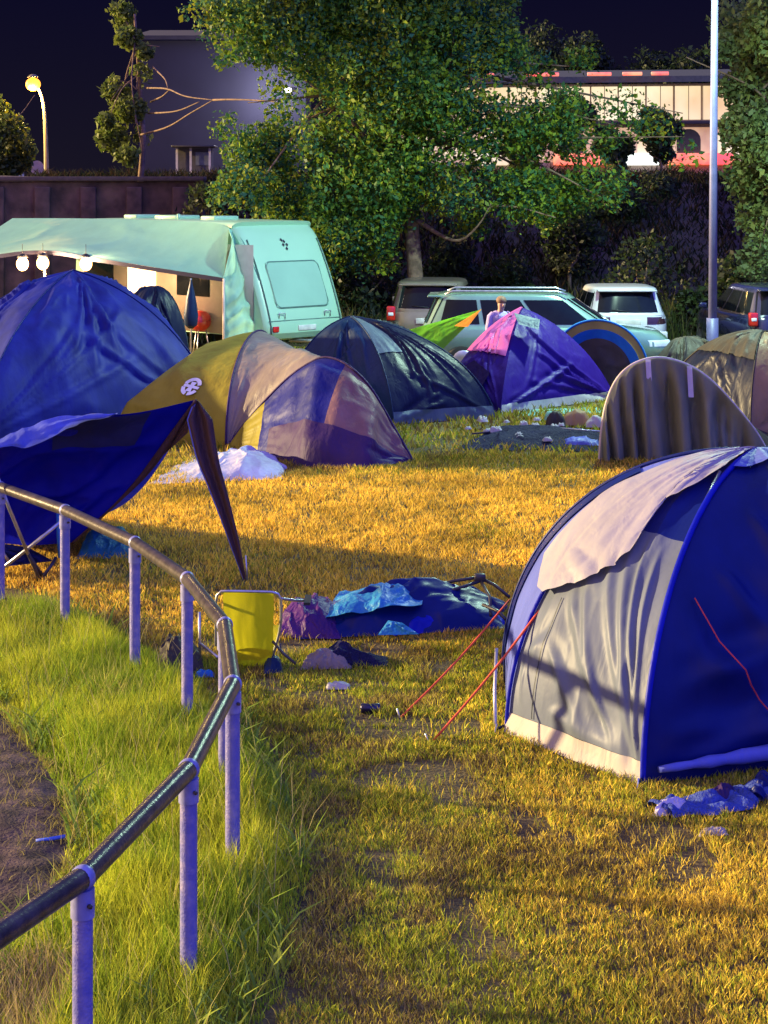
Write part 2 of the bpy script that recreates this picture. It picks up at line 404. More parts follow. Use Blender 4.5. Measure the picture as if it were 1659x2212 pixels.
def emblem_frame(P, x, y, c):
    """nearest grid point of a panel to a place on it, with its tangent frame"""
    q = P.reshape(-1, 3); sx = CX + F * q[:, 0] / q[:, 1]; sy = HY + F * (H - q[:, 2]) / q[:, 1]
    k = np.argmin((sx - x) ** 2 + (sy - y) ** 2); nn = orient(P, c).reshape(-1, 3)[k]
    up = np.array([0, 0, 1.0]) - nn * nn[2]; up /= np.linalg.norm(up); rt = np.cross(up, nn); 
    return q[k] + nn * .02, rt, up, nn

FB = {
 'royal': fabric('royal_blue_nylon', (.008, .016, .46), .45, .2),
 'royal_dark': fabric('deep_blue_nylon', (.004, .013, .15), .42, .15, crease=.28, cscale=1.4),
 'gazebo': fabric('gazebo_blue_nylon', (.006, .010, .42), .45, .4, crease=.4, cscale=1.6),
 'mesh_grey': fabric('grey_blue_mesh', (.03, .035, .15), .6, .3),
 'periwinkle': fabric('light_blue_nylon', (.13, .17, .62), .5, .2),
 'big_blue': fabric('dusty_blue_canvas', (.018, .026, .23), .6, .12, var=.35, crease=.4, cscale=1.4),
 'olive': fabric('olive_yellow_nylon', (.39, .33, .035), .5, .3, crease=.45),
 'taupe': fabric('taupe_nylon', (.27, .22, .19), .5, .15, crease=.5),
 'mesh_blue': fabric('blue_door_nylon', (.022, .027, .20), .5, .2),
 'rose': fabric('rose_grey_nylon', (.27, .15, .14), .5, .2),
 'plum': fabric('dark_plum_nylon', (.05, .022, .10), .6, .1),
 'navy': fabric('dark_navy_nylon', (.006, .010, .035), .42, .05, crease=.4),
 'navy_teal': fabric('navy_teal_nylon', (.010, .03, .085), .45, .08),
 'greyteal': fabric('grey_teal_nylon', (.13, .18, .20), .5, .1),
 'purple': fabric('violet_nylon', (.028, .006, .19), .5, .1, crease=.5, cscale=2.2),
 'purple_dk': fabric('dark_violet_nylon', (.012, .006, .06), .5, .05),
 'pink': fabric('magenta_pink_nylon', (.50, .10, .36), .5, .2),
 'green': fabric('bright_green_nylon', (.16, .50, .02), .5, .3),
 'orange': fabric('orange_nylon', (.75, .27, .03), .5, .3),
 'palegrey': fabric('pale_grey_nylon', (.55, .52, .50), .55, .2),
 'sky': fabric('bright_sky_blue_nylon', (.02, .16, .52), .5, .15),
 'mustard': fabric('mustard_nylon', (.36, .29, .07), .5, .2),
 'brown': fabric('dark_brown_nylon', (.055, .047, .036), .6, .1),
 'tan': fabric('tan_nylon', (.50, .31, .14), .5, .3),
 'stripe_grey': fabric('grey_olive_nylon', (.30, .31, .20), .6, .4, crease=.25),
 'beige': fabric('pinkish_beige_fly', (.38, .355, .41), .5, .12, var=.10, crease=.35, cscale=2.4, stretch=(1, 1, 1)),
 'grey_mesh': fabric('grey_mesh_nylon', (.19, .225, .31), .45, .3, var=.15, crease=.22, cscale=2),
 'cream_cloth': fabric('cream_groundsheet', (.46, .41, .37), .6, .1),
 'lavender': fabric('lavender_white_sheet', (.62, .58, .70), .55, .15, crease=.4, cscale=4),
 'cyan': fabric('cyan_nylon', (.05, .32, .62), .4, .2, crease=.8, cscale=5),
 'aubergine': fabric('aubergine_nylon', (.085, .02, .16), .5, .1, crease=.8, cscale=5),
 'mint': fabric('pale_mint_canvas', (.25, .52, .42), .55, .25, var=.06, crease=.25, cscale=1.5),
 'chair': fabric('lemon_yellow_canvas', (.62, .58, .015), .6, .35, var=.08, crease=.3, cscale=4),
 'teal': fabric('teal_cloth', (.03, .20, .24), .7, .1, crease=.9, cscale=5),
 'denim': fabric('blue_denim', (.06, .10, .38), .8, 0, crease=1.0, cscale=8),
 'dkcloth': fabric('dark_navy_cloth', (.012, .012, .05), .8, 0, crease=1.0, cscale=8),
 'brownstrap': fabric('dark_brown_webbing', (.09, .045, .04), .6, .05, crease=.6, cscale=6),
}
exec_later = []

# ------------------------------------------------------------------ railing
RAIL_STEEL = solid('weathered_rail_steel', (.085, .068, .062), .30, metal=.3, var=.35, scale=14, bump=.15, bscale=60)
POST_BLUE = solid('galvanised_blue_post', (.16, .16, .46), .45, metal=.0, col2=(.30, .27, .50), scale=16, thr=(.45, .68), bump=.3, bscale=90)
COLLAR = solid('blue_grey_collar', (.26, .27, .52), .4, metal=.1, scale=20)
RP = [(-310, 2230), (178, 1897), (407, 1662), (502, 1478), (485, 1350), (404, 1250), (291, 1172), (140, 1102), (0, 1052), (-190, 1012)]
RH = 1.0
rail_pts = [V(x, y, F * (H - RH) / (y - HY)) for x, y in RP]
rl = thing('railing', 'curved steel pipe railing with blue posts standing in tall grass', 'railing', (rail_pts[3][0], rail_pts[3][1], 0))
for i in range(len(rail_pts) - 1):
    a, b = rail_pts[i], rail_pts[i + 1]; d = (b - a) / np.linalg.norm(b - a)
    MB().tube([a + d * .012, b - d * .012], .046, 18).build('handrail', RAIL_STEEL, rl, ang=40)
for i, p in enumerate(rail_pts):
    po = MB().tube([(p[0], p[1], -.02), (p[0], p[1], RH - .13)], .040, 18).build('post', POST_BLUE, rl, ang=40)
    m = MB(); m.tube([(p[0], p[1], RH - .15), (p[0], p[1], RH - .04)], .047, 18); m.ball(p, .0515, 14)
    co_ = m.build('collar', COLLAR, po, ang=45)
    MB().tube([(p[0] + .03, p[1] - .036, RH - .095), (p[0] + .04, p[1] - .048, RH - .095)], .009, 6).build('set_screw', RAIL_STEEL, co_)

# ------------------------------------------------------------------ tents
def dome_tent(name, label, apex, corners, mats, line=0.0, bulge=.05, amp=.03, seed=1, pole=None, pole_r=.012, group=None, fu=2.0, fv=5.0, n=64, m=60, pname='panel', labels=None, nfold=9):
    c0 = A(apex[0], apex[1], .3)
    t = thing(name, label, 'tent', (apex[0], apex[1], 0), group)
    grids = []
    k = len(corners)
    for i in range(k):
        P = quad_panel(apex, corners[i], corners[(i + 1) % k], n, m, line, bulge)
        P = crumple(P, c0, amp[i] if isinstance(amp, list) else amp, fu, fv, seed + i * 11)
        if nfold:
            rr = np.random.default_rng(seed + i); ls = []
            for q_ in range(nfold):
                z_ = rr.random()
                if z_ < .4: ls.append((.97, .98, rr.uniform(.25, .9), rr.uniform(.15, .6)))
                elif z_ < .7: ls.append((.97, .02, rr.uniform(.3, .9), rr.uniform(.4, .85)))
                else: ls.append((.10, .5, rr.uniform(.6, .95), rr.uniform(.1, .9)))
            P = folds(P, c0, ls, max(.03, (amp[i] if isinstance(amp, list) else amp) * .34), .014); P[..., 2] = np.maximum(P[..., 2], .004)
        grids.append(P)
        MB().grid(P).build(pname, mats[i], t, label=(labels or {}).get(i))
    if pole:
        for c in corners:
            hp = halfarch(apex, c, 24, line); hp = hp + (hp - c0) * .004
            MB().tube(hp, pole_r, 6).build('pole_sleeve', pole, t)
    return t, grids, c0

# --- foreground blue tent with beige fly (right)
apx = A(2.66, 13.2, 1.80)
cF, cL, cK, cQ, cR = G(1391, 1693), G(1099, 1580), A(.93, 14.2, 0), A(4.2, 15.0, 0), A(4.35, 12.3, 0)
c0 = A(2.66, 13.2, .3)
t6 = thing('dome_tent', 'large blue and grey dome tent with a beige fly and orange guy ropes', 'tent', (2.66, 13.2, 0))
PLF = quad_panel(apx, cL, cF, 110, 110, 0, .05); PLF = crumple(PLF, c0, .025, 1.0, 4, 3, fine=.12)
PLF = folds(PLF, c0, [(.97, .97, .50, .42), (.97, .97, .48, .56), (.97, .97, .46, .68), (.96, .96, .47, .80), (.90, .72, .58, .30), (.93, .80, .62, .22), (.93, .10, .80, .06), (.80, .05, .77, .24), (.77, .22, .95, .62), (.92, .3, .95, .9), (.55, .05, .62, .5)], .020, .018)
PLF[..., 2] = np.maximum(PLF[..., 2], .004)
n = PLF.shape[0]
MB().grid(PLF[:int(.46 * n)]).build('window_panel', FB['royal_dark'], t6)
sk = int(.955 * n)
MB().grid(PLF[int(.46 * n) - 1:sk]).build('grey_panel', FB['grey_mesh'], t6)
S = PLF[sk - 1:].copy(); S = S + orient(S, c0) * (np.linspace(0.004, .05, S.shape[0])[:, None, None]); S[..., 2] = np.maximum(S[..., 2], .004)
MB().grid(S).build('groundsheet_edge', FB['cream_cloth'], t6)
band = subgrid(PLF, c0, .006, .635, .665, .0, 1.0)
PFR = quad_panel(apx, cF, cR, 90, 100, 0, .08); PFR = crumple(PFR, c0, .07, .9, 4, 21, fine=.18); PFR = folds(PFR, c0, [(.62, .02, .98, .40), (.70, .02, .95, .62), (.50, .10, .92, .55), (.35, .2, .8, .6), (.90, .03, .88, .8), (.97, .08, .80, .7), (.25, .3, .7, .75), (.80, .05, .60, .9)], .035, .035); PFR[..., 2] = np.maximum(PFR[..., 2], .004)
MB().grid(PFR).build('blue_panel', FB['royal_dark'], t6)
MB().grid(subgrid(PFR, c0, .035, 0.02, .17, .03, 1)).build('roof_cap', FB['periwinkle'], t6)
PKL = quad_panel(apx, cK, cL, 80, 50, 0, .03); PKL = crumple(PKL, c0, .02, 1.5, 3, 33); PKL[..., 2] = np.maximum(PKL[..., 2], .004)
MB().grid(PKL).build('side_panel', FB['periwinkle'], t6)
st = subgrid(PKL, c0, .012, .3, 1, .0, .35); MB().grid(st).build('side_stripe', FB['royal_dark'], t6)
for ca, cb, sd in ((cQ, cK, 41), (cR, cQ, 43)):
    P = crumple(quad_panel(apx, ca, cb, 50, 50, 0, .06), c0, .03, 1.5, 5, sd); P[..., 2] = np.maximum(P[..., 2], .004)
    MB().grid(P).build('back_panel', FB['royal'], t6)
# pole sleeves
for c, mt in ((cF, FB['royal']), (cL, FB['royal']), (cK, FB['royal_dark']), (cR, FB['royal_dark']), (cQ, FB['royal_dark'])):
    hp = halfarch(apx, c, 40); hp = hp + (hp - c0) * .01; hp[:, 2] = np.maximum(hp[:, 2], .01)
    MB().tube(hp, .020 if c is cF else .014, 8).build('pole_sleeve', mt, t6)
# beige fly: lies over the upper left of the tent, edge cut slanting
nu, nv = 70, 90
FL = np.zeros((nu, nv, 3))
vv = np.r_[np.linspace(-.27, .56, 50), np.linspace(.57, .68, 20), np.linspace(.69, .98, 20)]
umax = np.interp(vv, [-.27, -.02, .07, .39, .58, .62, .655, .76, .98], [.60, .655, .665, .61, .555, .52, .36, .29, .20])
for j, v in enumerate(vv):
    uu = np.linspace(.0, umax[j], nu)
    if v < 0: FL[:, j] = bil(PKL, uu, np.full(nu, 1 + v))
    else: FL[:, j] = bil(PLF, uu, np.full(nu, v))
nn_ = orient(FL, c0); FL = FL + nn_ * (.03 + .03 * np.linspace(0, 1, nu)[:, None, None])
FL = crumple(FL, c0, .016, 2.2, 5, 77, fade=False, fine=.3)
MB().grid(FL).build('fly_sheet', FB['beige'], t6)
# strut behind the fly edge
MB().tube([bil(PLF, np.array(.20), np.array(.86)) + A(0, -.05, .03), bil(PLF, np.array(.40), np.array(.965)) + A(0, -.04, 0)], .012, 8).build('strut', ALU, t6)
for k_ in (.34, .67): MB().grid(bil(PFR, np.linspace(.17, .99, 60)[:, None] * np.ones((1, 2)), np.ones((60, 1)) * np.array([k_, k_ + .008])[None]) + A(-.004, -.012, .002)).build('seam', FB['navy'], t6)
MB().grid(bil(PLF, np.linspace(.66, .95, 40)[:, None] * np.ones((1, 2)), np.ones((40, 1)) * np.array([.19, .197])[None]) + A(-.006, -.010, .002)).build('seam', FB['navy'], t6)
for c_ in (cF, cL):
    d_ = (c_ - c0); d_[2] = 0; d_ /= np.linalg.norm(d_)
    lp_ = MB().tube([c_ + A(0, 0, .05), c_ + d_ * .06 + A(0, 0, .035), c_ + d_ * .10 + A(0, 0, .02)], .009, 6).build('peg_loop', FB['navy'], t6)
    MB().tube([c_ + d_ * .09 + A(0, 0, .06), c_ + d_ * .13 - A(0, 0, .1)], .007, 6).build('peg', ALU, lp_)
# loose pole end and guy ropes
MB().tube([V(1072, 1400, 12.9), V(1068, 1490, 12.8), G(1070, 1578)], [.012, .012, .014], 8).build('loose_pole', ALU, t6)
rope(t6, V(1100, 1296, 13.9), G(865, 1550), .008)
rope(t6, V(1182, 1295, 12.62), G(930, 1606), .008)
pr = [bil(PFR, np.array(.60 + .28 * k), np.array(.07 + .22 * k)) + orient(PFR, c0)[60, 15] * (.03 + .04 * math.sin(PI * k)) for k in np.linspace(0, 1, 9)]
MB().tube(pr, .005, 6).build('slack_rope', ROPERED, t6)
ra, rb = bil(PFR, np.array(.975), np.array(.03)), bil(PFR, np.array(.96), np.array(.62))
rpts = [ra * (1 - k) + rb * k + A(0, -.07 - .02 * k, .03 + .05 * k) for k in np.linspace(0, 1, 16)]
ro_ = MB().tube(rpts, [.02 + .055 * min(1, k * 1.3) + .006 * math.sin(k * 40) for k in np.linspace(0, 1, 16)], 14).build('rolled_door', FB['periwinkle'], t6)
kk = 8; MB().tube([rpts[kk], rpts[kk + 1]], [.083, .083], 14, cap=False).build('tie', ROPERED, ro_)

# --- olive, taupe and blue dome tent (centre left)
cA, cB, cE, cC = G(488, 968), G(892, 998), G(240, 945), A(-1.75, 31.2, 0)
h1 = arch(cA, cC, 1.43, 60, q=.85); h2 = smoothline([cA, V(520, 925, 26.1), V(566, 872, 25.95), V(620, 818, 25.8), V(665, 786, 25.65), V(702, 772, 25.5), V(748, 788, 25.3), V(798, 836, 25.1), V(845, 915, 24.9), cB], 60)
t2 = thing('dome_tent', 'olive and taupe dome tent with a white oval emblem and blue front panel', 'tent', (-1.6, 27.0, 0))
cc = A(-1.7, 27.5, .3)
ge = dense([cA, cE, (cE + cC) / 2 + A(-.5, .8, 0), cC], 60)
P = loft(h1, ge, 50, dome=.85); P = crumple(P, cc, .045, 4, 3.5, 5); P[..., 2] = np.maximum(P[..., 2], .004); OLIVE = P
MB().grid(P).build('olive_panel', FB['olive'], t2)
P = loft(h1, h2, 50, push=(0, 0, -1), bulge=.06); P = crumple(P, cc, .05, 5, 4, 8); P[..., 2] = np.maximum(P[..., 2], .004)
MB().grid(P).build('taupe_panel', FB['taupe'], t2)
gf = dense([cA, G(560, 985), G(655, 1010), G(780, 1015), cB], 60)
P = loft(h2, gf, 60, dome=.35); P = crumple(P, cc, .10, 7, 1.2, 12, fine=.35); P[..., 2] = np.maximum(P[..., 2], .004)
fr = P
MB().grid(P[13:36]).build('door_panel', FB['mesh_blue'], t2)
MB().grid(P[35:]).build('side_panel', FB['rose'], t2)
MB().grid(P[:14]).build('corner_panel', FB['olive'], t2)
MB().grid(subgrid(P, cc, .015, .3, .98, .66, 1.0)).build('hem_panel', FB['plum'], t2)
for hh in (h1, h2):
    MB().tube(hh + (hh - cc) * .006, .016, 7).build('pole_sleeve', FB['plum'], t2)
rope(t2, V(606, 842, 26.2), V(590, 955, 25.4), .011, mat=ROPERED, peg=False)
# white oval emblem: two halves of a ring around a lamp shape
o_, rt, up, nn = emblem_frame(OLIVE, 414, 838, cc)
EMB_W = solid('white_print', (.82, .80, .78), .6)
em = MB(); tl = .25
rt2, up2 = rt * math.cos(tl) - up * math.sin(tl) * -1 * -1, up * math.cos(tl) + rt * math.sin(tl)
def ep(x, y): return o_ + rt2 * x + up2 * y
for s0, s1 in ((.12, .93), (1.07, 1.46), (1.54, 1.88)):
    ring = []
    for a in np.linspace(s0 * PI, s1 * PI, 16): ring.append([ep(.145 * math.cos(a), .175 * math.sin(a)), ep(.085 * math.cos(a), .115 * math.sin(a))])
    em.grid(np.array(ring))
em.poly([ep(-.13, -.025), ep(.13, -.025), ep(.13, .025), ep(-.13, .025)])
em.poly([ep(-.03, .025), ep(.03, .025), ep(.045, .09), ep(-.045, .09)])
em.poly([ep(-.05, -.10), ep(.05, -.10), ep(.03, -.025), ep(-.03, -.025)])
em.build('emblem', EMB_W, t2)

# --- big dusty-blue tent (left)
t1, g1, c1_ = dome_tent('dome_tent', 'big dusty blue dome tent in front of the caravan awning', (-5.0, 29.8, 2.33),
    [G(-60, 968), G(478, 905), A(-4.2, 33.2, 0), A(-7.8, 30.0, 0)], [FB['big_blue']] * 4, line=.38, bulge=.14, amp=.10, seed=3, pole=FB['royal_dark'], fu=3.0, fv=4.0, n=70, m=70)
# small dark tent behind it
dome_tent('dome_tent', 'small dark navy tent behind the big dusty blue tent', (-4.25, 34.2, 1.84), [A(-4.6, 33.3, 0), A(-3.55, 34.1, 0), A(-3.9, 35.4, 0), A(-5.2, 34.7, 0)],
    [FB['navy']] * 4, line=.0, amp=.03, seed=6)
# --- dark navy dome tent (centre)
cB3, cA3, cE3, cC3 = G(1070, 903), G(850, 918), G(610, 890), A(.7, 33.0, 0)
t3, g3, c3_ = dome_tent('dome_tent', 'dark navy dome tent between the olive tent and the purple tent', (-.55, 30.3, 1.55),
    [cE3, cA3, cB3, cC3], [FB['navy_teal'], FB['navy'], FB['navy'], FB['navy']], line=.22, bulge=.05, amp=.035, seed=14, pole=FB['navy_teal'], n=60, m=60)
Q = subgrid(g3[1], c3_, .012, .02, .5, .0, .35); MB().grid(Q).build('top_stripe', FB['greyteal'], t3)
S = subgrid(g3[1], c3_, .015, .93, 1, 0, 1); MB().grid(S).build('groundsheet_edge', FB['greyteal'], t3)
# --- purple tent with pink and green cloth
cA4, cB4, cE4, cC4 = G(1080, 895), G(1330, 862), A(.95, 31.6, 0), A(3.2, 34.0, 0)
t4, g4, c4_ = dome_tent('dome_tent', 'crinkled violet tent with a pink side and a bright green flap', (2.40, 32.0, 1.58),
    [cE4, cA4, cB4, cC4], [FB['purple'], FB['purple'], FB['purple'], FB['purple']], line=.52, bulge=.05, amp=[.05, .025, .03, .03], seed=24, n=60, m=60, fu=4, fv=4)
def sheet(name, c, mat, parent, amp=.03, seed=1, nn=30, mm=30, bow=(0, 0, 0), cen=None, fu=2, fv=4, fade=True):
    """four-cornered cloth, corners in order, bowed and creased"""
    a, b, d, e = [np.array(q, float) for q in c]
    u = np.linspace(0, 1, nn)[:, None, None]; v = np.linspace(0, 1, mm)[None, :, None]
    P = (a * (1 - v) + b * v) * (1 - u) + (e * (1 - v) + d * v) * u
    P = P + np.array(bow) * (np.sin(PI * u) * np.sin(PI * v))
    P = crumple(P, cen if cen is not None else P.mean((0, 1)) + A(0, 5, -1), amp, fu, fv, seed, fade=fade)
    P[..., 2] = np.maximum(P[..., 2], .006)
    return MB().grid(P).build(name, mat, parent) if name else P
MB().grid(subgrid(g4[0], c4_, .035, 0, .56, 0, .97)).build('pink_panel', FB['pink'], t4)
sheet('green_flap', [V(1040, 668, 31.7), V(1005, 706, 31.6), V(938, 772, 31.5), V(866, 717, 31.9)], FB['green'], t4, .03, 6, bow=(0, 0, .07))
sheet('orange_patch', [V(1040, 667, 31.6), V(1010, 706, 31.45), V(996, 706, 31.5), V(980, 704, 31.6)], FB['orange'], t4, .005, 7)
sheet('door_hole', [V(1024, 778, 30.75), V(1057, 805, 30.55), V(1030, 852, 30.45), V(986, 800, 30.85)], FB['purple_dk'], t4, .01, 8)
S = subgrid(g4[1], c4_, .02, .945, 1, .0, .95); MB().grid(S).build('groundsheet_edge', FB['palegrey'], t4)
sheet('leaf_print', [V(1110, 676, 31.2), V(1166, 690, 31.2), V(1163, 712, 30.9), V(1120, 700, 30.9)], FB['greyteal'], t4, .03, 9)
# pale groundsheet lying in front of it
gs = sheet('groundsheet', [G(1120, 886), G(1300, 880), G(1300, 893), G(1120, 899)], FB['mint'], None, .03, 4, fade=False)
tag(gs, 'pale mint groundsheet lying along the foot of the violet tent', 'groundsheet')
# --- pop-up tent with blue and mustard bands
p0, p1 = A(3.0, 33.4, 0), A(4.75, 33.0, 0)
t7p = thing('popup_tent', 'small pop-up tent with bright blue and mustard bands behind the violet tent', 'tent', (3.9, 33.6, 0))
ho = arch(p0, p1, 1.28, 40, skew=-.03, q=.7); hi = arch(p0 + A(.12, -.02, 0), p1 - A(.12, .02, 0), 1.12, 40, skew=-.03, q=.7)
hi2 = arch(p0 + A(.28, .05, 0), p1 - A(.28, -.05, 0), .95, 40, skew=-.03, q=.7); hb = arch(p0 + A(.3, 1.0, 0), p1 + A(-.3, 1.0, 0), .5, 40, q=.7)
MB().grid(loft(ho, hi, 6)).build('mustard_band', FB['mustard'], t7p)
MB().grid(loft(hi, hi2, 6)).build('blue_band', FB['sky'], t7p)
MB().grid(crumple(loft(hi2, dense([p0 + A(.28, -.1, 0), p1 + A(-.28, -.1, 0)], 40), 20), A(3.9, 34, .3), .05, 3, 3, 4)).build('door_panel', FB['brown'], t7p)
MB().grid(loft(ho, hb, 20, push=(0, 0, 1), bulge=.1)).build('roof', FB['sky'], t7p)
MB().grid(loft(hb, dense([p0 + A(.3, 1.15, 0), p1 + A(-.3, 1.15, 0)], 40), 6)).build('back_panel', FB['sky'], t7p)
MB().tube(ho, .022, 8).build('hoop', FB['sky'], t7p)
# --- grey tent with curtain folds (right)
a5, b5 = G(1294, 998), G(1660, 985)
t5 = thing('tunnel_tent', 'grey tunnel tent with pleated front curtain and cream piped arch', 'tent', (4.0, 25.2, 0))
ar = smoothline([a5, V(1299, 930, 24.8), V(1310, 870, 24.85), V(1332, 820, 24.9), V(1366, 788, 24.95), V(1414, 773, 25.0), V(1465, 781, 25.05), V(1512, 804, 25.1), V(1560, 846, 25.15), V(1625, 923, 25.25), V(1659, 978, 25.3)], 120)
ar[:, 2] = np.maximum(ar[:, 2], 0)
base = ar.copy(); base[:, 2] = .02
P = loft(ar, base, 60)
xx = P[..., 0]; zz = P[..., 2]
fold = 1.9 * (ridge(xx * 4.6 + .9 * vnoise(xx * 1.5, zz * 1.3, 2) + .25 * zz, zz * .35 + 3, 5) - .35) + .6 * (ridge(xx * 8 + .3 * zz, zz * .6, 9) - .35)
amp = .18 * np.clip((ar[:, 2][:, None] - zz) * 2.2, 0, 1) * np.clip(ar[:, 2][:, None] * 1.5, 0, 1)
P[..., 1] += -.04 + amp * fold - .05 * np.clip((ar[:, 2][:, None] - zz), 0, 1)
MB().grid(P).build('front_curtain', FB['stripe_grey'], t5)
MB().tube(ar, .022, 10).build('arch_piping', CREAM, t5)
for x in (1397, 1489):
    ks = np.argmin(np.abs(CX + F * ar[:, 0] / ar[:, 1] - x)); q = ar[ks]
    MB().grid(np.array([[q + A(-.035 + .02 * k, -.07 - .02 * k, -k * .42), q + A(.035 + .02 * k, -.07 - .02 * k, -k * .42)] for k in np.linspace(0, 1, 6)])).build('toggle_strap', FB['lavender'], t5)
bk = ar + A(.5, 1.7, 0); bk[:, 2] *= .3
MB().grid(crumple(loft(ar, bk, 30, push=(0, 0, -1), bulge=.05), A(4.5, 26, .2), .04, 3, 3, 3)).build('roof', FB['brown'], t5)
bb = bk.copy(); bb[:, 2] = .01; MB().grid(loft(bk, bb, 8)).build('back_panel', FB['brown'], t5)
# --- dark tent with brown fly and tan side behind it
cA5, cE5, cB5, cC5 = A(5.32, 26.9, 0), A(4.45, 29.6, 0), A(7.6, 27.6, 0), A(6.9, 31.0, 0)
t5b, g5, c5_ = dome_tent('dome_tent', 'dark brown and navy tent with a glowing tan side at the right edge', (5.78, 28.2, 1.47), [cE5, cA5, cB5, cC5],
    [FB['navy'], FB['tan'], FB['brown'], FB['brown']], line=.05, bulge=.05, amp=.05, seed=44, pole=FB['brown'], n=50, m=50)
MB().grid(subgrid(g5[0], c5_, .03, 0, .46, 0, 1)).build('fly_sheet', FB['brown'], t5b)
dome_tent('dome_tent', 'low olive brown tent behind the pleated grey tent', (5.15, 31.5, 1.13), [A(4.3, 31.0, 0), A(5.3, 30.4, 0), A(6.2, 31.5, 0), A(5.3, 32.6, 0)], [FB['brown']] * 4, amp=.05, seed=51, line=.1)

# --- collapsed blue canopy (left, in front)
t7 = thing('collapsed_gazebo', 'half collapsed deep blue gazebo canopy with a sharp raised corner', 'gazebo', (-3.2, 18.2, 0))
top = smoothline([V(-170, 1000, 16.7), V(0, 950, 17.0), V(120, 908, 17.2), V(215, 899, 17.3), V(310, 889, 17.45), V(424, 863, 17.6)], 60)
bot = smoothline([V(-170, 1178, 17.8), V(0, 1174, 18.0), V(60, 1178, 18.1), V(157, 1172, 18.2)], 60)
right = smoothline([V(424, 863, 17.6), V(328, 1003, 17.85), V(255, 1083, 18.0), V(157, 1172, 18.2)], 50)
left = dense([V(-170, 1000, 16.7), V(-170, 1178, 17.8)], 50)
u = np.linspace(0, 1, 50)[:, None, None]; v = np.linspace(0, 1, 60)[None, :, None]
P = top[None] * (1 - u) + bot[None] * u + left[:, None] * (1 - v) + right[:, None] * v - ((1 - u) * ((1 - v) * top[0] + v * top[-1]) + u * ((1 - v) * bot[0] + v * bot[-1]))
P = P + A(0, .35, 0) * (np.sin(PI * u) * np.sin(PI * v))
P = crumple(P, A(-3, 22, 1), .10, 2.5, 4, 17)
MB().grid(P).build('front_panel', FB['gazebo'], t7); FRONT7 = P
rear = bot + A(-.1, 2.2, 0); rear[:, 2] = .05
MB().grid(crumple(loft(top, rear, 30, push=(0, 0, -1), bulge=.25), A(-3, 18, 0), .05, 3, 3, 18)).build('rear_panel', FB['royal'], t7)
# pale flap folded over the top edge
fl_bot = smoothline([V(-170, 1030, 16.5), V(0, 968, 16.8), V(60, 966, 16.9), V(115, 940, 17.0), V(160, 915, 17.15), V(250, 893, 17.3)], 50)
fl_top = smoothline([V(-170, 998, 16.65), V(0, 948, 16.95), V(120, 906, 17.15), V(215, 897, 17.26), V(255, 891, 17.34)], 50)
MB().grid(crumple(loft(fl_top, fl_bot, 14, push=(0, -1, 0), bulge=.06), A(-3, 22, 0), .04, 9, 1, 19, fade=False)).build('pale_flap', FB['periwinkle'], t7)
MB().grid(subgrid(FRONT7, A(-3, 22, 1), .02, .01, .22, .50, .84)).build('mesh_vent', FB['mesh_grey'], t7)
MB().tube(right + A(.0, -.03, 0), [.012 + .028 * math.sin(PI * min(1, k * 1.2 + .1)) ** 2 for k in np.linspace(0, 1, 50)], 8).build('edge_webbing', FB['brownstrap'], t7)
# tapering leg cover from the raised corner to the ground
tip = G(530, 1258); pk = V(424, 866, 17.6)
cl = smoothline([pk, V(447, 985, 17.5), V(468, 1050, 17.45), V(500, 1150, 17.35), tip], 40); k = np.linspace(0, 1, 40)
w = np.interp(k, [0, .1, .3, .55, .8, 1], [.02, .12, .105, .075, .045, .008])
Pst = np.stack([cl + np.stack([(j - .5) * 2 * w, -.05 * np.sin(j * PI * 3) * (w / .12), np.zeros(40)], 1) for j in np.linspace(0, 1, 13)], 1)
MB().grid(Pst).build('leg_cover', FB['brownstrap'], t7)
MB().grid(np.stack([cl + np.stack([-w - .004, -.012 + 0 * w, 0 * w], 1), cl + np.stack([-w + .022 * (1 - k) + .002, -.02 + 0 * w, 0 * w], 1)], 1)).build('pale_edge', FB['periwinkle'], t7)
MB().tube([tip + A(0, 0, .25), tip - A(-.02, 0, .03)], .008, 6).build('foot_peg', ALU, t7)
sheet('corner_gusset', [pk + A(0, -.02, 0), V(405, 935, 17.62), V(345, 990, 17.85), V(408, 885, 17.6)], FB['brownstrap'], t7, .02, 3)
MB().tube([V(127, 1100, 17.2), V(127, 1160, 17.2), V(128, 1205, 17.2)], [.025, .022, .012], 8).build('hanging_strap', FB['sky'], t7)

# ------------------------------------------------------------------ caravan with awning
CAR_LIT_MINT = solid('mint_lit_caravan_body', (.37, .62, .40), .35, var=.05, scale=.6, coat=.3)  # green lamp light on the caravan put into its body colour
CAR_SHADE = solid('pale_seal_grey', (.08, .16, .12), .5)
cv = thing('caravan', 'pale touring caravan tinted mint by lamp light, with a raked end and square window', 'caravan', (-2.52, 40.0, 0), rotz=math.radians(-45))
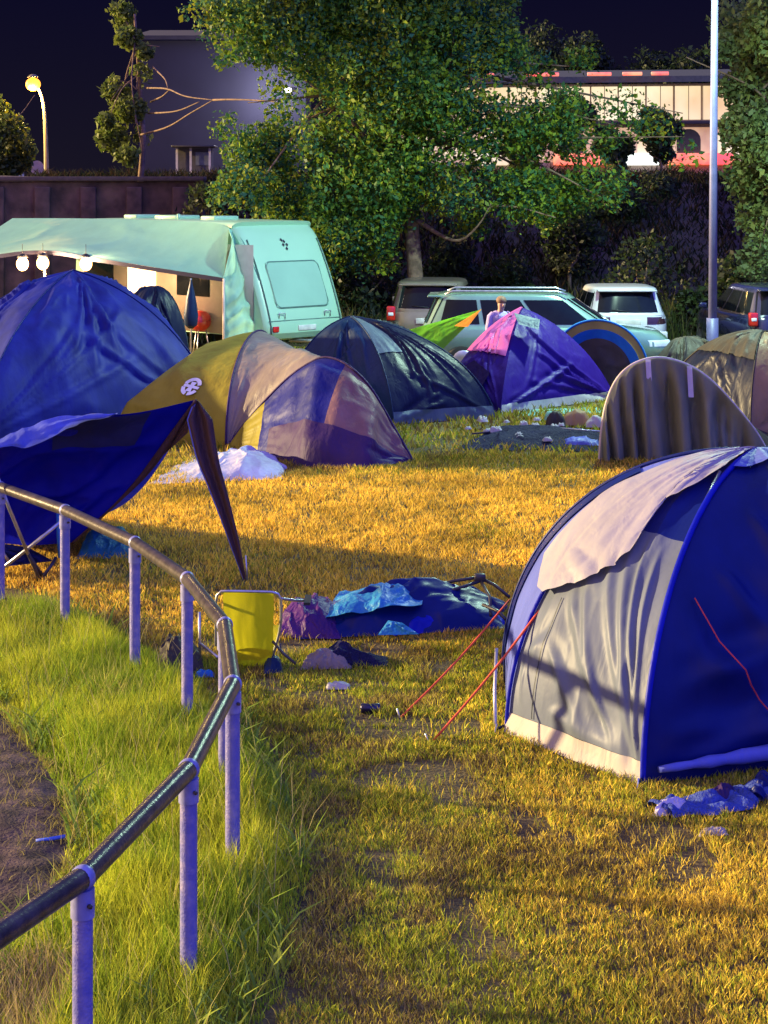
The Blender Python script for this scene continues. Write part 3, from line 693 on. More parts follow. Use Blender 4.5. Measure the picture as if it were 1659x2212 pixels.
# local: +x is the raked end, the awning side is -y
W2 = 1.13
pf = [(1.05, .45), (1.25, .55), (1.22, .9), (.92, 1.7), (.60, 2.35), (.38, 2.68), (.15, 2.86), (-.15, 2.93), (-5.0, 2.93), (-5.3, 2.8), (-5.5, 2.4), (-5.55, .5), (-5.4, .42)]
def rounded_profile(pf, n=90):
    q = smoothline([(a, 0, b) for a, b in pf], n); return q
pq = rounded_profile(pf, 80)
m = MB(); rows = []
for y, sc in ((-W2, .93), (-W2 + .03, .962), (-W2 + .09, .985), (-W2 + .2, .998), (-.4, 1.003), (.4, 1.003), (W2 - .2, .998), (W2 - .09, .985), (W2 - .03, .962), (W2, .93)):
    cxz = np.array([-2.15, 0, 1.65]); r_ = pq.copy(); r_[:, 0] = cxz[0] + (pq[:, 0] - cxz[0]) * (1 + (sc - 1) * .5); r_[:, 2] = cxz[2] + (pq[:, 2] - cxz[2]) * sc; r_[:, 1] = y; rows.append(r_)
R_ = np.array(rows); m.grid(R_.transpose(1, 0, 2))
m.poly([tuple(p) for p in R_[0][::-1]]); m.poly([tuple(p) for p in R_[-1]])
m.add([R_[0][0], R_[-1][0], R_[-1][-1], R_[0][-1]], [(0, 1, 2, 3)])
m.build('body', CAR_LIT_MINT, cv, local=True, ang=35)
def endpt(y, z, off=.012):
    i = np.interp(z, pq[:40, 2], np.arange(40)) if False else None
    zz = [p[1] for p in pf[:8]]; xx_ = [p[0] for p in pf[:8]]
    e_ = np.array(pq); e_ = e_[:int(np.argmax(e_[:, 2] > 2.9))]; x = np.interp(z, e_[:, 2], e_[:, 0]); dx = np.interp(z + .02, e_[:, 2], e_[:, 0]) - x
    nrm = np.array([.02, 0, -dx]); nrm /= np.linalg.norm(nrm)
    return np.array([x, y, z]) + nrm * off
def rrect(w, h, r, n=6):
    pts = []
    for cx_, cy_, a0 in ((w / 2 - r, h / 2 - r, 0), (-w / 2 + r, h / 2 - r, .5), (-w / 2 + r, -h / 2 + r, 1), (w / 2 - r, -h / 2 + r, 1.5)):
        for k in range(n + 1): a = (a0 + .5 * k / n) * PI; pts.append((cx_ + r * math.cos(a), cy_ + r * math.sin(a)))
    return pts
ro = rrect(1.52, .98, .14)
ri = rrect(1.46, .92, .12)
zc = 1.60
m = MB(); n = len(ro)
m.add([endpt(y, zc + z, .014) for y, z in ro] + [endpt(y, zc + z, .022) for y, z in ri], [(i, (i + 1) % n, n + (i + 1) % n, n + i) for i in range(n)])
for y_ in (-.88, .88): MB().bbox(tuple(endpt(y_, .70, .012)), (.04, .16, .12), .012).build('tail_light', RED_LAMP, cv, local=True)
MB().bbox(tuple(endpt(0, .70, .012)), (.03, .50, .11), .006).build('number_plate', solid('plain_white_plate', (.7, .7, .62), .5), cv, local=True)
for y_ in (-1.0, 1.0): MB().tube([endpt(y_, z_, .006) for z_ in np.linspace(.6, 2.55, 14)], .014, 6).build('corner_trim', CAR_SHADE, cv, local=True)
wf = m.build('window_frame', CAR_SHADE, cv, local=True)
CARGLASS = solid('pale_reflective_window', (.31, .53, .35), .15, var=.08, scale=.8, coat=.5)  # same green light put into the pane colour
m = MB(); rows = [[endpt(y, zc + z, .018) for y in np.linspace(-.735, .735, 14)] for z in np.linspace(-.46, .46, 12)]
m.grid(np.array(rows)); m.build('end_window', CARGLASS, wf, local=True)
for y in (-.75, .55): MB().tube([endpt(y, .92, .012), endpt(y, 1.02, .05), endpt(y + .16, 1.0, .05), endpt(y + .16, .9, .012)], .012, 6).build('grab_handle', ALU, cv, local=True)
m = MB()
for dy, dz in ((0, .07), (-.05, 0), (.05, 0), (.01, -.08), (-.06, .1)): m.poly([endpt(dy - .035, 2.42 + dz, .02), endpt(dy, 2.42 + dz - .04, .02), endpt(dy + .035, 2.42 + dz, .02), endpt(dy, 2.42 + dz + .04, .02)])
m.build('emblem', BLACK, cv, local=True)
m = MB(); m.grid(np.array([[endpt(y, z, .01) for y in np.linspace(-1.05, 1.05, 10)] for z in (.86, .875)])); m.build('seam', CAR_SHADE, cv, local=True)
for x, w, c in ((-1.6, .5, 0), (-3.1, .8, 1), (-4.4, .5, 0)): MB().bbox((x, 0, 2.97), (w, .7, .10), .03).build('roof_hatch', CAR_LIT_MINT, cv, local=True)
MB().tube([(-2.3, -.6, 2.9), (-2.3, -.6, 3.06)], .04, 8).build('roof_vent', CAR_LIT_MINT, cv, local=True)
SIDEW = solid('cream_caravan_wall', (.40, .33, .26), .4, var=.06)
m = MB(); m.box((-2.2, -W2 - .012, 1.5), (6.1, .02, 1.9)); m.build('side_cladding', SIDEW, cv, local=True)
for x in (-1.1, -4.5): MB().bbox((x, -W2 - .035, 1.62), (1.1, .03, .62), .012).build('side_window', GLASS, cv, local=True)
m = MB(); m.bbox((-2.9, -W2 - .04, 1.62), (1.0, .03, .66), .012); m.build('lit_window', glow('lit_caravan_window', (1.0, .62, .30), 2.2), cv, local=True)
for x in (-2.6,):
    for sy in (-1, 1):
        w_ = MB().lathe([(.05, -.1), (.30, -.1), (.33, -.06), (.33, .06), (.30, .1), (.05, .1)], (x, sy * (W2 - .12), .33), 'y', 20).build('wheel', TYRE, cv, local=True)
m = MB(); m.tube([(1.0, -.25, .42), (2.1, 0, .45)], .04, 8); m.tube([(1.0, .25, .42), (2.1, 0, .45)], .04, 8); m.tube([(2.0, 0, 0), (2.0, 0, .5)], .03, 8); m.build('drawbar', ALU, cv, local=True)

aw = thing('awning', 'pale mint canvas awning with dark trim leaning on the caravan', 'awning', (-4.0, 38.6, 0))
M45 = Matrix.Translation(cv.location) @ Matrix.Rotation(math.radians(-45), 4, 'Z')
def cvw(x, y, z): return np.array(M45 @ Vector((x, y, z)))
ed = smoothline([cvw(.10, -W2 - .03, 2.80), cvw(-.5, -W2 - .03, 2.90), cvw(-3, -W2 - .03, 2.93), cvw(-5.4, -W2 - .03, 2.93), cvw(-8.0, -W2 - .03, 2.9)], 80)
out = smoothline([V(482, 600, 38.2), V(330, 577, 38.7), V(200, 556, 39.1), V(96, 541, 39.5), V(-20, 552, 39.9), V(-200, 590, 41)], 80)
P = loft(ed, out, 40, push=(0, 0, -1), bulge=.10); P = crumple(P, A(-4, 40, 0), .035, 3.5, 2, 61)
MB().grid(P).build('roof', FB['mint'], aw)
vl = out.copy(); vl[:, 2] -= .085
MB().grid(np.stack([out + A(0, -.01, 0), vl + A(0, -.01, 0)], 1)).build('trim', solid('dark_trim', (.03, .03, .06), .6), aw)
# side drape, hanging in folds from the caravan edge
tp = smoothline([V(482, 600, 38.2), V(489, 570, 38.25), V(500, 520, 38.4), cvw(.12, -W2 - .05, 2.78), cvw(.48, -W2 + .05, 2.5), cvw(.92, -W2 + .1, 1.75)], 50)
bt = smoothline([V(484, 760, 38.2), V(500, 775, 38.2), V(540, 770, 38.3), V(570, 765, 38.5), V(590, 760, 38.8), V(608, 752, 39.2)], 50)
bt[:, 2] = np.maximum(bt[:, 2], .02)
P = loft(tp, bt, 40); P = crumple(P, A(-4, 40, 1), .10, 1.2, 7, 62)
MB().grid(P).build('side_drape', FB['mint'], aw)
for x, y, d in ((483, 602, 38.2), (96, 545, 39.5)):
    q = V(x, y, d); MB().tube([q, (q[0], q[1], 0)], .025, 8).build('support_pole', CREAM, aw)
# lamps under the awning
def lantern(x, y, d, label):
    q = V(x, y, d); t = thing('lantern', label, 'lantern', tuple(q))
    MB().ball(q, (.13, .13, .15), 12).build('bulb', glow('warm_bulb', (1.0, .50, .16), 6), t)
    MB().lathe([(.02, .22), (.09, .18), (.12, .13), (.06, .13)], tuple(q), 'z', 14).build('cap', BLACK, t)
    MB().tube([q + A(0, 0, .15), q + A(0, 0, .42)], .006, 6).build('hook', BLACK, t)
    L_ = bpy.data.lights.new('lantern_light', 'POINT'); lo = bpy.data.objects.new('lantern_light', L_); COL.objects.link(lo)
    L_.energy = 260; L_.color = (1, .6, .3); L_.shadow_soft_size = .1; lo.location = tuple(q + A(0, -.14, -.05)); lo.parent = None
lantern(48, 570, 39.2, 'glowing warm lantern under the awning, nearest the left frame edge')
lantern(92, 568, 39.3, 'brightest warm lantern hanging beside the awning support pole')
lantern(185, 570, 39.2, 'glowing warm lantern under the awning above the big blue tent')
# folded parasol and red paper lantern by the awning
q = G(412, 792); pz = thing('folded_parasol', 'closed dark teal parasol standing under the awning', 'parasol', tuple(q))
MB().lathe([(.015, 1.78), (.03, 1.70), (.10, 1.40), (.15, 1.05), (.13, .85), (.05, .78), (.02, .8)], tuple(q), 'z', 12).build('canopy', FB['navy_teal'], pz)
MB().tube([q, q + A(0, 0, 1.8)], .018, 8).build('pole', ALU, pz)
MB().lathe([(.0, .09), (.2, .08), (.24, .0)], tuple(q), 'z', 16).build('base', BLACK, pz)
q = G(432, 775); rl_ = thing('barbecue', 'small red kettle barbecue beside the closed parasol', 'barbecue', tuple(q))
REDP = solid('red_enamel', (.62, .035, .02), .3, coat=.5)
MB().lathe([(.0, .58), (.12, .60), (.21, .70), (.235, .80), (.225, .82)], tuple(q), 'z', 20).build('bowl', REDP, rl_)
MB().lathe([(.235, .825), (.22, .92), (.15, 1.0), (.04, 1.03), (0, 1.03)], tuple(q), 'z', 20).build('lid', REDP, rl_)
for a in (0.3, 2.4, 4.5): MB().tube([q + A(.12 * math.cos(a), .12 * math.sin(a), .62), q + A(.24 * math.cos(a), .24 * math.sin(a), 0)], .014, 6).build('leg', ALU, rl_)

# ------------------------------------------------------------------ cars
def car(name, label, loc, heading, L, Wd, Ht, belt, paint, hood=1.0, xr_t=.25, xf_t=1.1, xr_b=.05, rails=False, gnd=.22, spoiler=True, tails='side', rear_w=None):
    t = thing(name, label, 'car', loc, 'cars parked below the bank', math.radians(heading))
    hl, hw = L / 2, Wd / 2
    # loops: z, rear x, front x, half width, exponent, front drop
    xbR, xbF = -hl + xr_b, hl - hood
    xtR, xtF = -hl + xr_t, hl - hood - xf_t
    loops = [(gnd, -hl + .12, hl - .15, hw * .90, 5, 0), (gnd + .12, -hl + .02, hl - .03, hw * .97, 5, 0), (.52, -hl, hl, hw, 5.5, 0), (.70, -hl + .0, hl - .02, hw * 1.0, 5.5, 0),
             (belt - .05, -hl + .02, hl - .16, hw * .985, 5.5, -.10), (belt, -hl + .05, hl - .26, hw * .955, 5.5, -.09), (belt + .012, xbR, xbF, hw * .935, 5.5, 0)]
    for k in np.linspace(.1, 1, 7): loops.append((belt + (Ht - .07 - belt) * k, xbR + (xtR - xbR) * k, xbF + (xtF - xbF) * k, hw * (.935 - .15 * k), 5.5 - 1.3 * k, 0))
    for k, dz in ((.97, .03), (.9, .052), (.75, .063), (.4, .07), (.02, .072)): loops.append((Ht - .07 + dz, (xtR + xtF) / 2 - (xtF - xtR) / 2 * k, (xtR + xtF) / 2 + (xtF - xtR) / 2 * k, hw * .785 * k, 4.2 if k > .5 else 4, 0))
    N = 64; P = []
    for z, x0, x1, b, ex, dr in loops:
        row = []
        for j in range(N):
            a = 2 * PI * j / N; ca, sa = math.cos(a), math.sin(a)
            x = (x0 + x1) / 2 + (x1 - x0) / 2 * math.copysign(abs(ca) ** (2 / ex), ca); y = b * math.copysign(abs(sa) ** (2 / ex), sa)
            row.append((x, y, z + dr * max(0, (x - (hl - hood - .2)) / (hood + .2))))
        P.append(row)
    MB().grid(np.array(P), close=True).build('body', paint, t, local=True, ang=38)
    def prm(z):
        k = (z - belt) / (Ht - .07 - belt)
        return xbR + (xtR - xbR) * k, xbF + (xtF - xbF) * k, hw * (.935 - .15 * k)
    def side(x, z, s, off):
        x0, x1, b = prm(z); c, a = (x0 + x1) / 2, (x1 - x0) / 2
        ex = 5.5 - 1.3 * (z - belt) / (Ht - .07 - belt); return (x, s * (b * max(0, 1 - abs((x - c) / a) ** ex) ** (1 / ex) + off), z)
    def end(y, z, s, off):
        x0, x1, b = prm(z); c, a = (x0 + x1) / 2, (x1 - x0) / 2
        ex = 5.5 - 1.3 * (z - belt) / (Ht - .07 - belt); return (c + s * (a * max(0, 1 - abs(y / b) ** ex) ** (1 / ex) + off), y, z + off * .3)
    zl, zh = belt + .07, Ht - .13
    for s in (-1, 1):
        spans = [(.09, .30), (.325, .60), (.625, .90)] if L > 4.3 else [(.10, .45), (.48, .9)]
        for f0, f1 in spans:
            rows = []
            for z in np.linspace(zl, zh, 6):
                x0, x1, b = prm(z); rows.append([side(x0 + (x1 - x0) * f, z, s, .006) for f in np.linspace(f0, f1, 8)])
            MB().grid(np.array(rows)).build('side_window', GLASS, t, local=True)
    for s, nm in ((-1, 'rear_window'), (1, 'windscreen')):
        rows = []
        for z in np.linspace(zl - (.03 if s > 0 else .0), zh + .02, 7):
            b = prm(z)[2]; f = rear_w or .84; rows.append([end(y, z, s, .008) for y in np.linspace(-b * f, b * f, 12)])
        MB().grid(np.array(rows)).build(nm, GLASS, t, local=True)
    def rp_(y, z, off=.01, s=-1):     # point on the lower rear or front face
        zz = [l[0] for l in loops[:6]]; x0 = np.interp(z, zz, [l[1] for l in loops[:6]]); x1 = np.interp(z, zz, [l[2] for l in loops[:6]]); b = np.interp(z, zz, [l[3] for l in loops[:6]])
        c, a = (x0 + x1) / 2, (x1 - x0) / 2
        return (c + s * (a * max(0, 1 - abs(y / b) ** 5.5) ** (1 / 5.5) + off), y, z)
    for s in (-1, 1):
        if tails == 'tall': yr, zr = (.70, .93), (.80, belt + .12)
        elif tails == 'wide': yr, zr = (.42, .90), (belt - .17, belt - .02)
        else: yr, zr = (.66, .92), (.74, belt - .02)
        m = MB()
        if tails == 'tall':
            m.bbox((-hl + .06, s * hw * .86, (zr[0] + zr[1]) / 2), (.14, hw * .20, zr[1] - zr[0]), .03)
            tl = m.build('tail_light', RED_LAMP, t, local=True)
            MB().bbox((-hl + .045, s * hw * .86, zr[0] + .14), (.13, hw * .13, .08), .02).build('reversing_lens', WHITE_LENS, tl, local=True)
        else:
            m.grid(np.array([[rp_(s * hw * y, z, .012) for y in np.linspace(yr[0], yr[1], 8)] for z in np.linspace(zr[0], zr[1], 4)]))
            m.build('tail_light', solid('smoked_lamp', (.05, .02, .025), .1, coat=.7) if tails == 'wide' else RED_LAMP, t, local=True)
        m = MB(); m.grid(np.array([[rp_(s * hw * y, z, .012, 1) for y in np.linspace(.52, .93, 8)] for z in np.linspace(.62, .74, 4)])); m.build('headlight', WHITE_LENS, t, local=True)
        m = MB(); m.bbox((xbF - .42, s * (hw + .07), belt + .08), (.10, .18, .13), .035); m.build('wing_mirror', paint, t, local=True)
        for x in (-hl + .85, hl - .85):
            w_ = MB().lathe([(.02, -.09), (.27, -.10), (.325, -.07), (.33, 0), (.325, .07), (.27, .10), (.02, .09)], (x, s * (hw - .11), .33), 'y', 24).build('wheel', TYRE, t, local=True)
            MB().lathe([(.0, .0), (.06, .012), (.18, -.02), (.205, .0)], (x, s * (hw - .11) + (s * .104), .33), 'y', 16).build('rim', ALU, w_, local=True)
    MB().bbox((-hl - .005, 0, .50), (.06, Wd * .88, .22), .03).build('bumper', BLACK if tails == 'tall' else paint, t, local=True)
    MB().bbox((-hl - .012, 0, .80), (.02, .52, .12), .006).build('number_plate', solid('plain_white_plate', (.7, .7, .62), .5), t, local=True)
    if spoiler:
        MB().bbox((xtR - .02, 0, Ht - .075), (.26, hw * 1.35, .035), .012).build('spoiler', paint, t, local=True)
        MB().tube([end(-.02, zl + .02, -1, .02), end(.35, zl + .05, -1, .02)], .010, 6).build('wiper', BLACK, t, local=True)
    if rails:
        for s in (-1, 1): MB().tube([(xtR + .2, s * hw * .70, Ht - .03), (xtR + .35, s * hw * .70, Ht + .035), (xtF - .3, s * hw * .70, Ht + .035), (xtF - .1, s * hw * .70, Ht - .03)], .018, 8).build('roof_rail', ALU, t, local=True)
    return t
P_TEAL = solid('teal_silver_paint', (.19, .32, .26), .25, metal=.3, var=.05, coat=.8)
P_WHITE = solid('white_car_paint', (.62, .62, .64), .3, var=.03, coat=.7)
P_GOLD = solid('dusty_gold_paint', (.26, .22, .15), .3, metal=.3, var=.06, coat=.7)
P_NAVY = solid('navy_car_paint', (.012, .016, .06), .25, var=.1, coat=.8)
P_CREAMBLUE = solid('dark_slate_paint', (.05, .06, .08), .3, coat=.7)
car('parked_car', 'silver teal estate car seen side on behind the violet tent', (3.15, 36.3, 0), -4, 4.85, 1.82, 1.62, .96, P_TEAL, hood=1.05, xr_t=.30, xf_t=.85, rails=True)
car('parked_car', 'white hatchback seen from behind, parked beside the tall lamp pole', (5.13, 41.3, 0), 91, 4.4, 1.86, 1.53, .93, P_WHITE, tails='wide', xr_t=.32, rear_w=.9)
car('parked_car', 'dusty gold off-road car with a lit red tail lamp behind the navy tent', (1.18, 41.8, 0), 84, 4.6, 1.86, 1.64, .99, P_GOLD, tails='tall', xr_t=.16, rear_w=.92)
car('parked_car', 'dark navy car with red tail lamp at the right edge of the photo', (8.15, 40.3, 0), 96, 4.5, 1.86, 1.60, .96, P_NAVY, tails='tall', xr_t=.28)

# ------------------------------------------------------------------ lamp poles, road signs
POLE = solid('lavender_grey_steel', (.11, .105, .24), .5, metal=.05, var=.1, scale=8)
pb = A(6.42, 36.2, 0)
lp = thing('lamp_pole', 'tall smooth lavender grey lamp pole rising out of the picture', 'lamp pole', tuple(pb))
MB().tube([pb, pb + A(.02, 0, 4), pb + A(.06, 0, 9.2)], [.088, .078, .06], 16).build('mast', POLE, lp)
MB().tube([pb, pb + A(0, 0, 1.1)], .118, 16).build('base_sleeve', POLE, lp)
MB().tube([pb + A(.06, 0, 9.15), pb + A(-.3, -1.2, 9.6), pb + A(-.5, -2.4, 9.7)], .04, 10).build('arm', POLE, lp)
hd = MB().bbox(tuple(pb + A(-.55, -2.7, 9.72)), (.34, .62, .14), .04).build('lamp_head', POLE, lp)
MB().box(tuple(pb + A(-.55, -2.7, 9.644)), (.26, .5, .004)).build('lens', glow('mercury_lens', (.55, 1.0, .8), 10), hd)
L_ = bpy.data.lights.new('mercury_lamp', 'SPOT'); lo = bpy.data.objects.new('mercury_lamp', L_); COL.objects.link(lo)
L_.energy = 5000; L_.color = (.62, 1.0, .74); L_.spot_size = math.radians(176); L_.spot_blend = .6; L_.shadow_soft_size = .25
lo.location = tuple(pb + A(-.55, -2.7, 9.60))

sb = V(100, 396, 66); sb[2] = 3.98
sl_ = thing('street_lamp', 'lit sodium street lamp on a thin curved pole on the bank', 'street lamp', tuple(sb))
SODP = solid('sodium_pole_paint', (.24, .19, .10), .5)
hp_ = V(70, 178, 66)
pp = smoothline([sb, V(99, 330, 66), V(96, 250, 66), V(90, 210, 66), V(80, 185, 66), V(71, 172, 66)], 24)
MB().tube(pp, np.linspace(.09, .045, 24), 10).build('pole', SODP, sl_)
MB().lathe([(.0, .20), (.10, .18), (.20, .10), (.22, .08), (.0, .08)], tuple(V(71, 172, 66)), 'z', 16).build('hood', SODP, sl_)
MB().ball(V(71, 176, 66) - A(0, 0, .10), (.27, .27, .24), 14).build('globe', glow('sodium_globe', (1.0, .30, .025), 1.5), sl_)
L_ = bpy.data.lights.new('sodium_lamp', 'POINT'); lo = bpy.data.objects.new('sodium_lamp', L_); COL.objects.link(lo)
L_.energy = 1300; L_.color = (1, .66, .18); L_.shadow_soft_size = .2; lo.location = tuple(V(71, 176, 66) - A(0, .3, .45))

def roadsign(x, y, d, r, col, label, shape='disc', foot=3.98):
    q = V(x, y, d); t = thing('road_sign', label, 'road sign', (q[0], q[1], foot))
    MB().tube([(q[0], q[1], foot), (q[0], q[1], q[2] + r * .6)], .03, 8).build('post', SODP, t)
    m = MB()
    if shape == 'disc': m.lathe([(0, -.01), (r, -.01), (r, .01), (0, .01)], (q[0], q[1] - .05, q[2]), 'y', 24)
    else: m.bbox((q[0], q[1] - .05, q[2]), (r * 1.6, .03, r * 1.2), .01)
    m.build('plate', col, t, smooth=False)
roadsign(80, 362, 64, .24, solid('pink_grey_signback', (.50, .40, .38), .5), 'round pale sign plate on a post left of the street lamp')
roadsign(41, 376, 64, .22, solid('pale_blue_sign', (.35, .45, .60), .5), 'small pale blue square sign at the far left on the bank', 'sq')

# ------------------------------------------------------------------ retaining wall, buildings
BRICKW = solid('sooty_brick', (.045, .025, .025), .9, col2=(.16, .085, .075), scale=2.5, bump=.8, bscale=6, thr=(.3, .75))
rw = thing('retaining_wall', 'dark reddish brick wall with a flat coping below the street lamp', 'wall', (-8.5, 50.2, 0))
x0, x1 = (-160 - CX) / F * 50, (435 - CX) / F * 50
m = MB(); 
for k in range(1): m.box(((x0 + x1) / 2, 50.6, 1.9), (x1 - x0, .5, 3.8))
m.build('brickwork', BRICKW, rw, smooth=False)
MB().bbox(((x0 + x1) / 2, 50.55, 3.87), (x1 - x0 + .1, .7, .13), .03).build('coping', solid('stone_coping', (.10, .065, .06), .9, bump=.6, bscale=10), rw)
for k in range(6): MB().bbox((x0 + .6 + k * (x1 - x0 - 1.2) / 5, 50.28, 1.85), (.42, .22, 3.6), .03).build('pier', BRICKW, rw)

# pale hall behind the trees, left of centre, with its own wall lamp
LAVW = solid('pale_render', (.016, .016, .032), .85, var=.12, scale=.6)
bl = thing('hall', 'pale plastered hall with a wall lamp behind the big tree', 'building', (-9.0, 84, 3.9))
x0, x1 = (300 - CX) / F * 82, (660 - CX) / F * 82
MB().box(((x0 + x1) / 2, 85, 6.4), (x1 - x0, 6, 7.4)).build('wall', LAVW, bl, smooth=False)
MB().prism([(x0 - .3, 81.6, 10.12), (x1 + .3, 81.6, 10.12), (x1 + .3, 81.6, 10.3), (x0 - .3, 81.6, 10.3)], (0, 6.8, .8)).build('roof', solid('dark_roof', (.03, .03, .035), .8), bl, smooth=False)
m = MB(); m.bbox(((622 - CX) / F * 82, 81.8, 7.9), (.3, .25, .18), .03); m.build('wall_lamp', glow('white_wall_lamp', (1, .95, 1.0), 6), bl)
L_ = bpy.data.lights.new('wall_lamp_light', 'POINT'); lo = bpy.data.objects.new('wall_lamp_light', L_); COL.objects.link(lo)
L_.energy = 420; L_.color = (.85, .82, 1.0); lo.location = ((585 - CX) / F * 82, 80.3, 7.7); L_.shadow_soft_size = .15
# small cabin in front of it
kx = (418 - CX) / F * 70
kb = thing('cabin', 'small dark cabin with pale posts and a flat roof on the bank', 'cabin', (kx, 70, 3.98))
MB().box((kx, 70.6, 4.55), (1.3, .8, 1.1)).build('wall', solid('dark_cabin', (.05, .05, .07), .7), kb, smooth=False)
MB().bbox((kx, 70.3, 5.16), (1.6, 1.6, .08), .02).build('roof', BLACK, kb)
for dx in (-.62, -.1, .62): MB().box((kx + dx, 69.85, 4.55), (.08, .08, 1.12)).build('post', solid('pale_post', (.4, .4, .42), .6), kb, smooth=False)
MB().box((kx + .3, 70.17, 4.7), (.5, .02, .5)).build('window', solid('cabin_glass', (.10, .12, .15), .2), kb, smooth=False)

# long lit hall on the right behind the trees
yaw = math.radians(-9)
hq = A((1275 - CX) / F * 86, 86, 3.95)
ht = thing('lit_hall', 'long hall with a glowing cream glass front and red shop strips', 'building', tuple(hq), rotz=yaw)
HR = solid('dark_green_roof', (.045, .06, .055), .7, var=.2)
HWALL = solid('hall_wall', (.35, .28, .22), .7)
GL1 = glowvar('lit_cream_front', (.70, .45, .18), (1.0, .90, .60), .56, .22)
GL2 = glowvar('lit_yellow_front', (.85, .55, .25), (1.0, .88, .6), .5, .5)
SR = glowvar('lit_red_strip', (1.0, .06, .02), (1.0, .30, .08), .75, .9)
SW = glowvar('lit_white_strip', (.75, .95, .8), (1, 1, .95), .9, .8)
hw_ = 9.0
MB().box((0, 4.2, 2.3), (2 * hw_, 8, 4.3)).build('wall', HWALL, ht, smooth=False, local=True)
MB().prism([(-hw_ - .6, -.9, 4.46), (hw_ + .6, -.9, 4.46), (hw_ + .6, -.7, 4.75), (-hw_ - .6, -.7, 4.75)], (0, 10, .9)).build('roof', HR, ht, smooth=False, local=True)
for k in range(14):
    x = -hw_ + .1 + (k + .5) * (2 * hw_ - .2) / 14
    MB().box((x, .17, 3.55), ((2 * hw_ - .2) / 14 - .07, .02, 1.55)).build('upper_window', GL1, ht, smooth=False, local=True)
m = MB()
for k in range(29): m.box((-hw_ + k * 2 * hw_ / 28, .10, 3.55), (.03, .06, 1.6))
m.build('mullion', solid('brown_mullion', (.30, .20, .12), .6), ht, smooth=False, local=True)
MB().bbox((0, -.15, 2.62), (2 * hw_ + .2, .7, .16), .03).build('balcony', solid('dark_balcony', (.05, .045, .04), .7), ht, local=True)
for k in range(10):
    x = -hw_ + (k + .5) * 2 * hw_ / 10
    pts = [(x - .55, .16, 1.0), (x + .55, .16, 1.0)] + [(x + .55 * math.cos(a), .16, 1.85 + .5 * math.sin(a)) for a in np.linspace(0, PI, 10)]
    if k in (4, 7): MB().poly(pts).build('arched_door', solid('dark_arch', (.06, .08, .06), .6), ht, smooth=False, local=True)
    else: MB().poly(pts).build('arched_window', GL2, ht, smooth=False, local=True)
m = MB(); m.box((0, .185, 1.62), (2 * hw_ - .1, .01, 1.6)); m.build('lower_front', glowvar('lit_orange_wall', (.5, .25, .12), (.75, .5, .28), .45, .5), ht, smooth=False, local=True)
for xa, xb, mt in ((-1.7, 1.3, SR), (1.6, 3.2, SW), (3.5, 6.6, SR), (-5.6, -3.2, GL2)):
    MB().bbox(((xa + xb) / 2, -.1, .95), (xb - xa, .3, .55), .04).build('shop_strip', mt, ht, local=True)
for xa, xb in ((-5.6, -4.4), (-3.0, -1.4), (-.1, 1.0), (1.5, 2.4), (2.8, 3.6), (7.3, 7.9)):
    MB().bbox(((xa + xb) / 2, -.98, 4.85), (xb - xa, .1, .16), .03).build('roof_light', SR, ht, local=True)

# ------------------------------------------------------------------ vegetation
LEAF = leafmat('leaf')
GREEN = [(.13, .25, .03), (.06, .17, .05), (.22, .31, .025), (.04, .13, .07), (.34, .35, .03)]  # yellowest tone puts light on leaf clumps into the palette
BARK = solid('bark', (.15, .095, .06), .9, col2=(.30, .19, .12), scale=7, bump=1, bscale=20)
def leaves(lobes, n, size, pal, seed, gap=.42):
    r = np.random.default_rng(seed)
    L_ = np.array(lobes, float); w = (L_[:, 3] * L_[:, 4] * L_[:, 5]) ** .75 * L_[:, 6]; w /= w.sum()
    k = r.choice(len(L_), n, p=w); d = r.normal(size=(n, 3)); d /= np.linalg.norm(d, axis=1, keepdims=True)
    rad = r.random(n) ** .45
    lump = .75 + .5 * vnoise(d[:, 0] * 3 + k * 7.1, d[:, 2] * 3 + d[:, 1] * 2, seed)
    p = L_[k, :3] + d * (rad * lump)[:, None] * L_[k, 3:6]
    g_ = .62 * vnoise(p[:, 0] * .95 + p[:, 1] * .5, p[:, 2] * .95 - p[:, 1] * .4, seed + 5) + .38 * vnoise(p[:, 0] * 3 + p[:, 1] * 1.2, p[:, 2] * 3 - p[:, 1], seed + 6)
    keep = g_ > gap * (.4 + .9 * r.random(n))
    p = p[keep]; k = k[keep]; n = len(p)
    a = r.normal(size=(n, 3)); a[:, 2] -= .3; a /= np.linalg.norm(a, axis=1, keepdims=True); b = r.normal(size=(n, 3)); b -= a * (a * b).sum(1, keepdims=True); b /= np.linalg.norm(b, axis=1, keepdims=True)
    s = size * (.5 + 1.1 * r.random(n) ** 1.5)[:, None]
    c = np.cross(a, b) * .25
    V_ = np.stack([p - a * s, p + b * s * .55 + c * s, p + a * s, p - b * s * .55 + c * s], 1).reshape(-1, 3)
    F_ = np.arange(n * 4).reshape(-1, 4)
    pal = np.array(pal); q = vnoise(p[:, 0] * .9 + seed, p[:, 2] * .9 + p[:, 1] * .5, seed + 9) * .6 + r.random(n) * .4
    cc_ = pal[np.clip((q * len(pal)).astype(int), 0, len(pal) - 1)] * (.75 + .5 * r.random((n, 1)))
    return V_, F_, np.repeat(cc_, 4, 0)
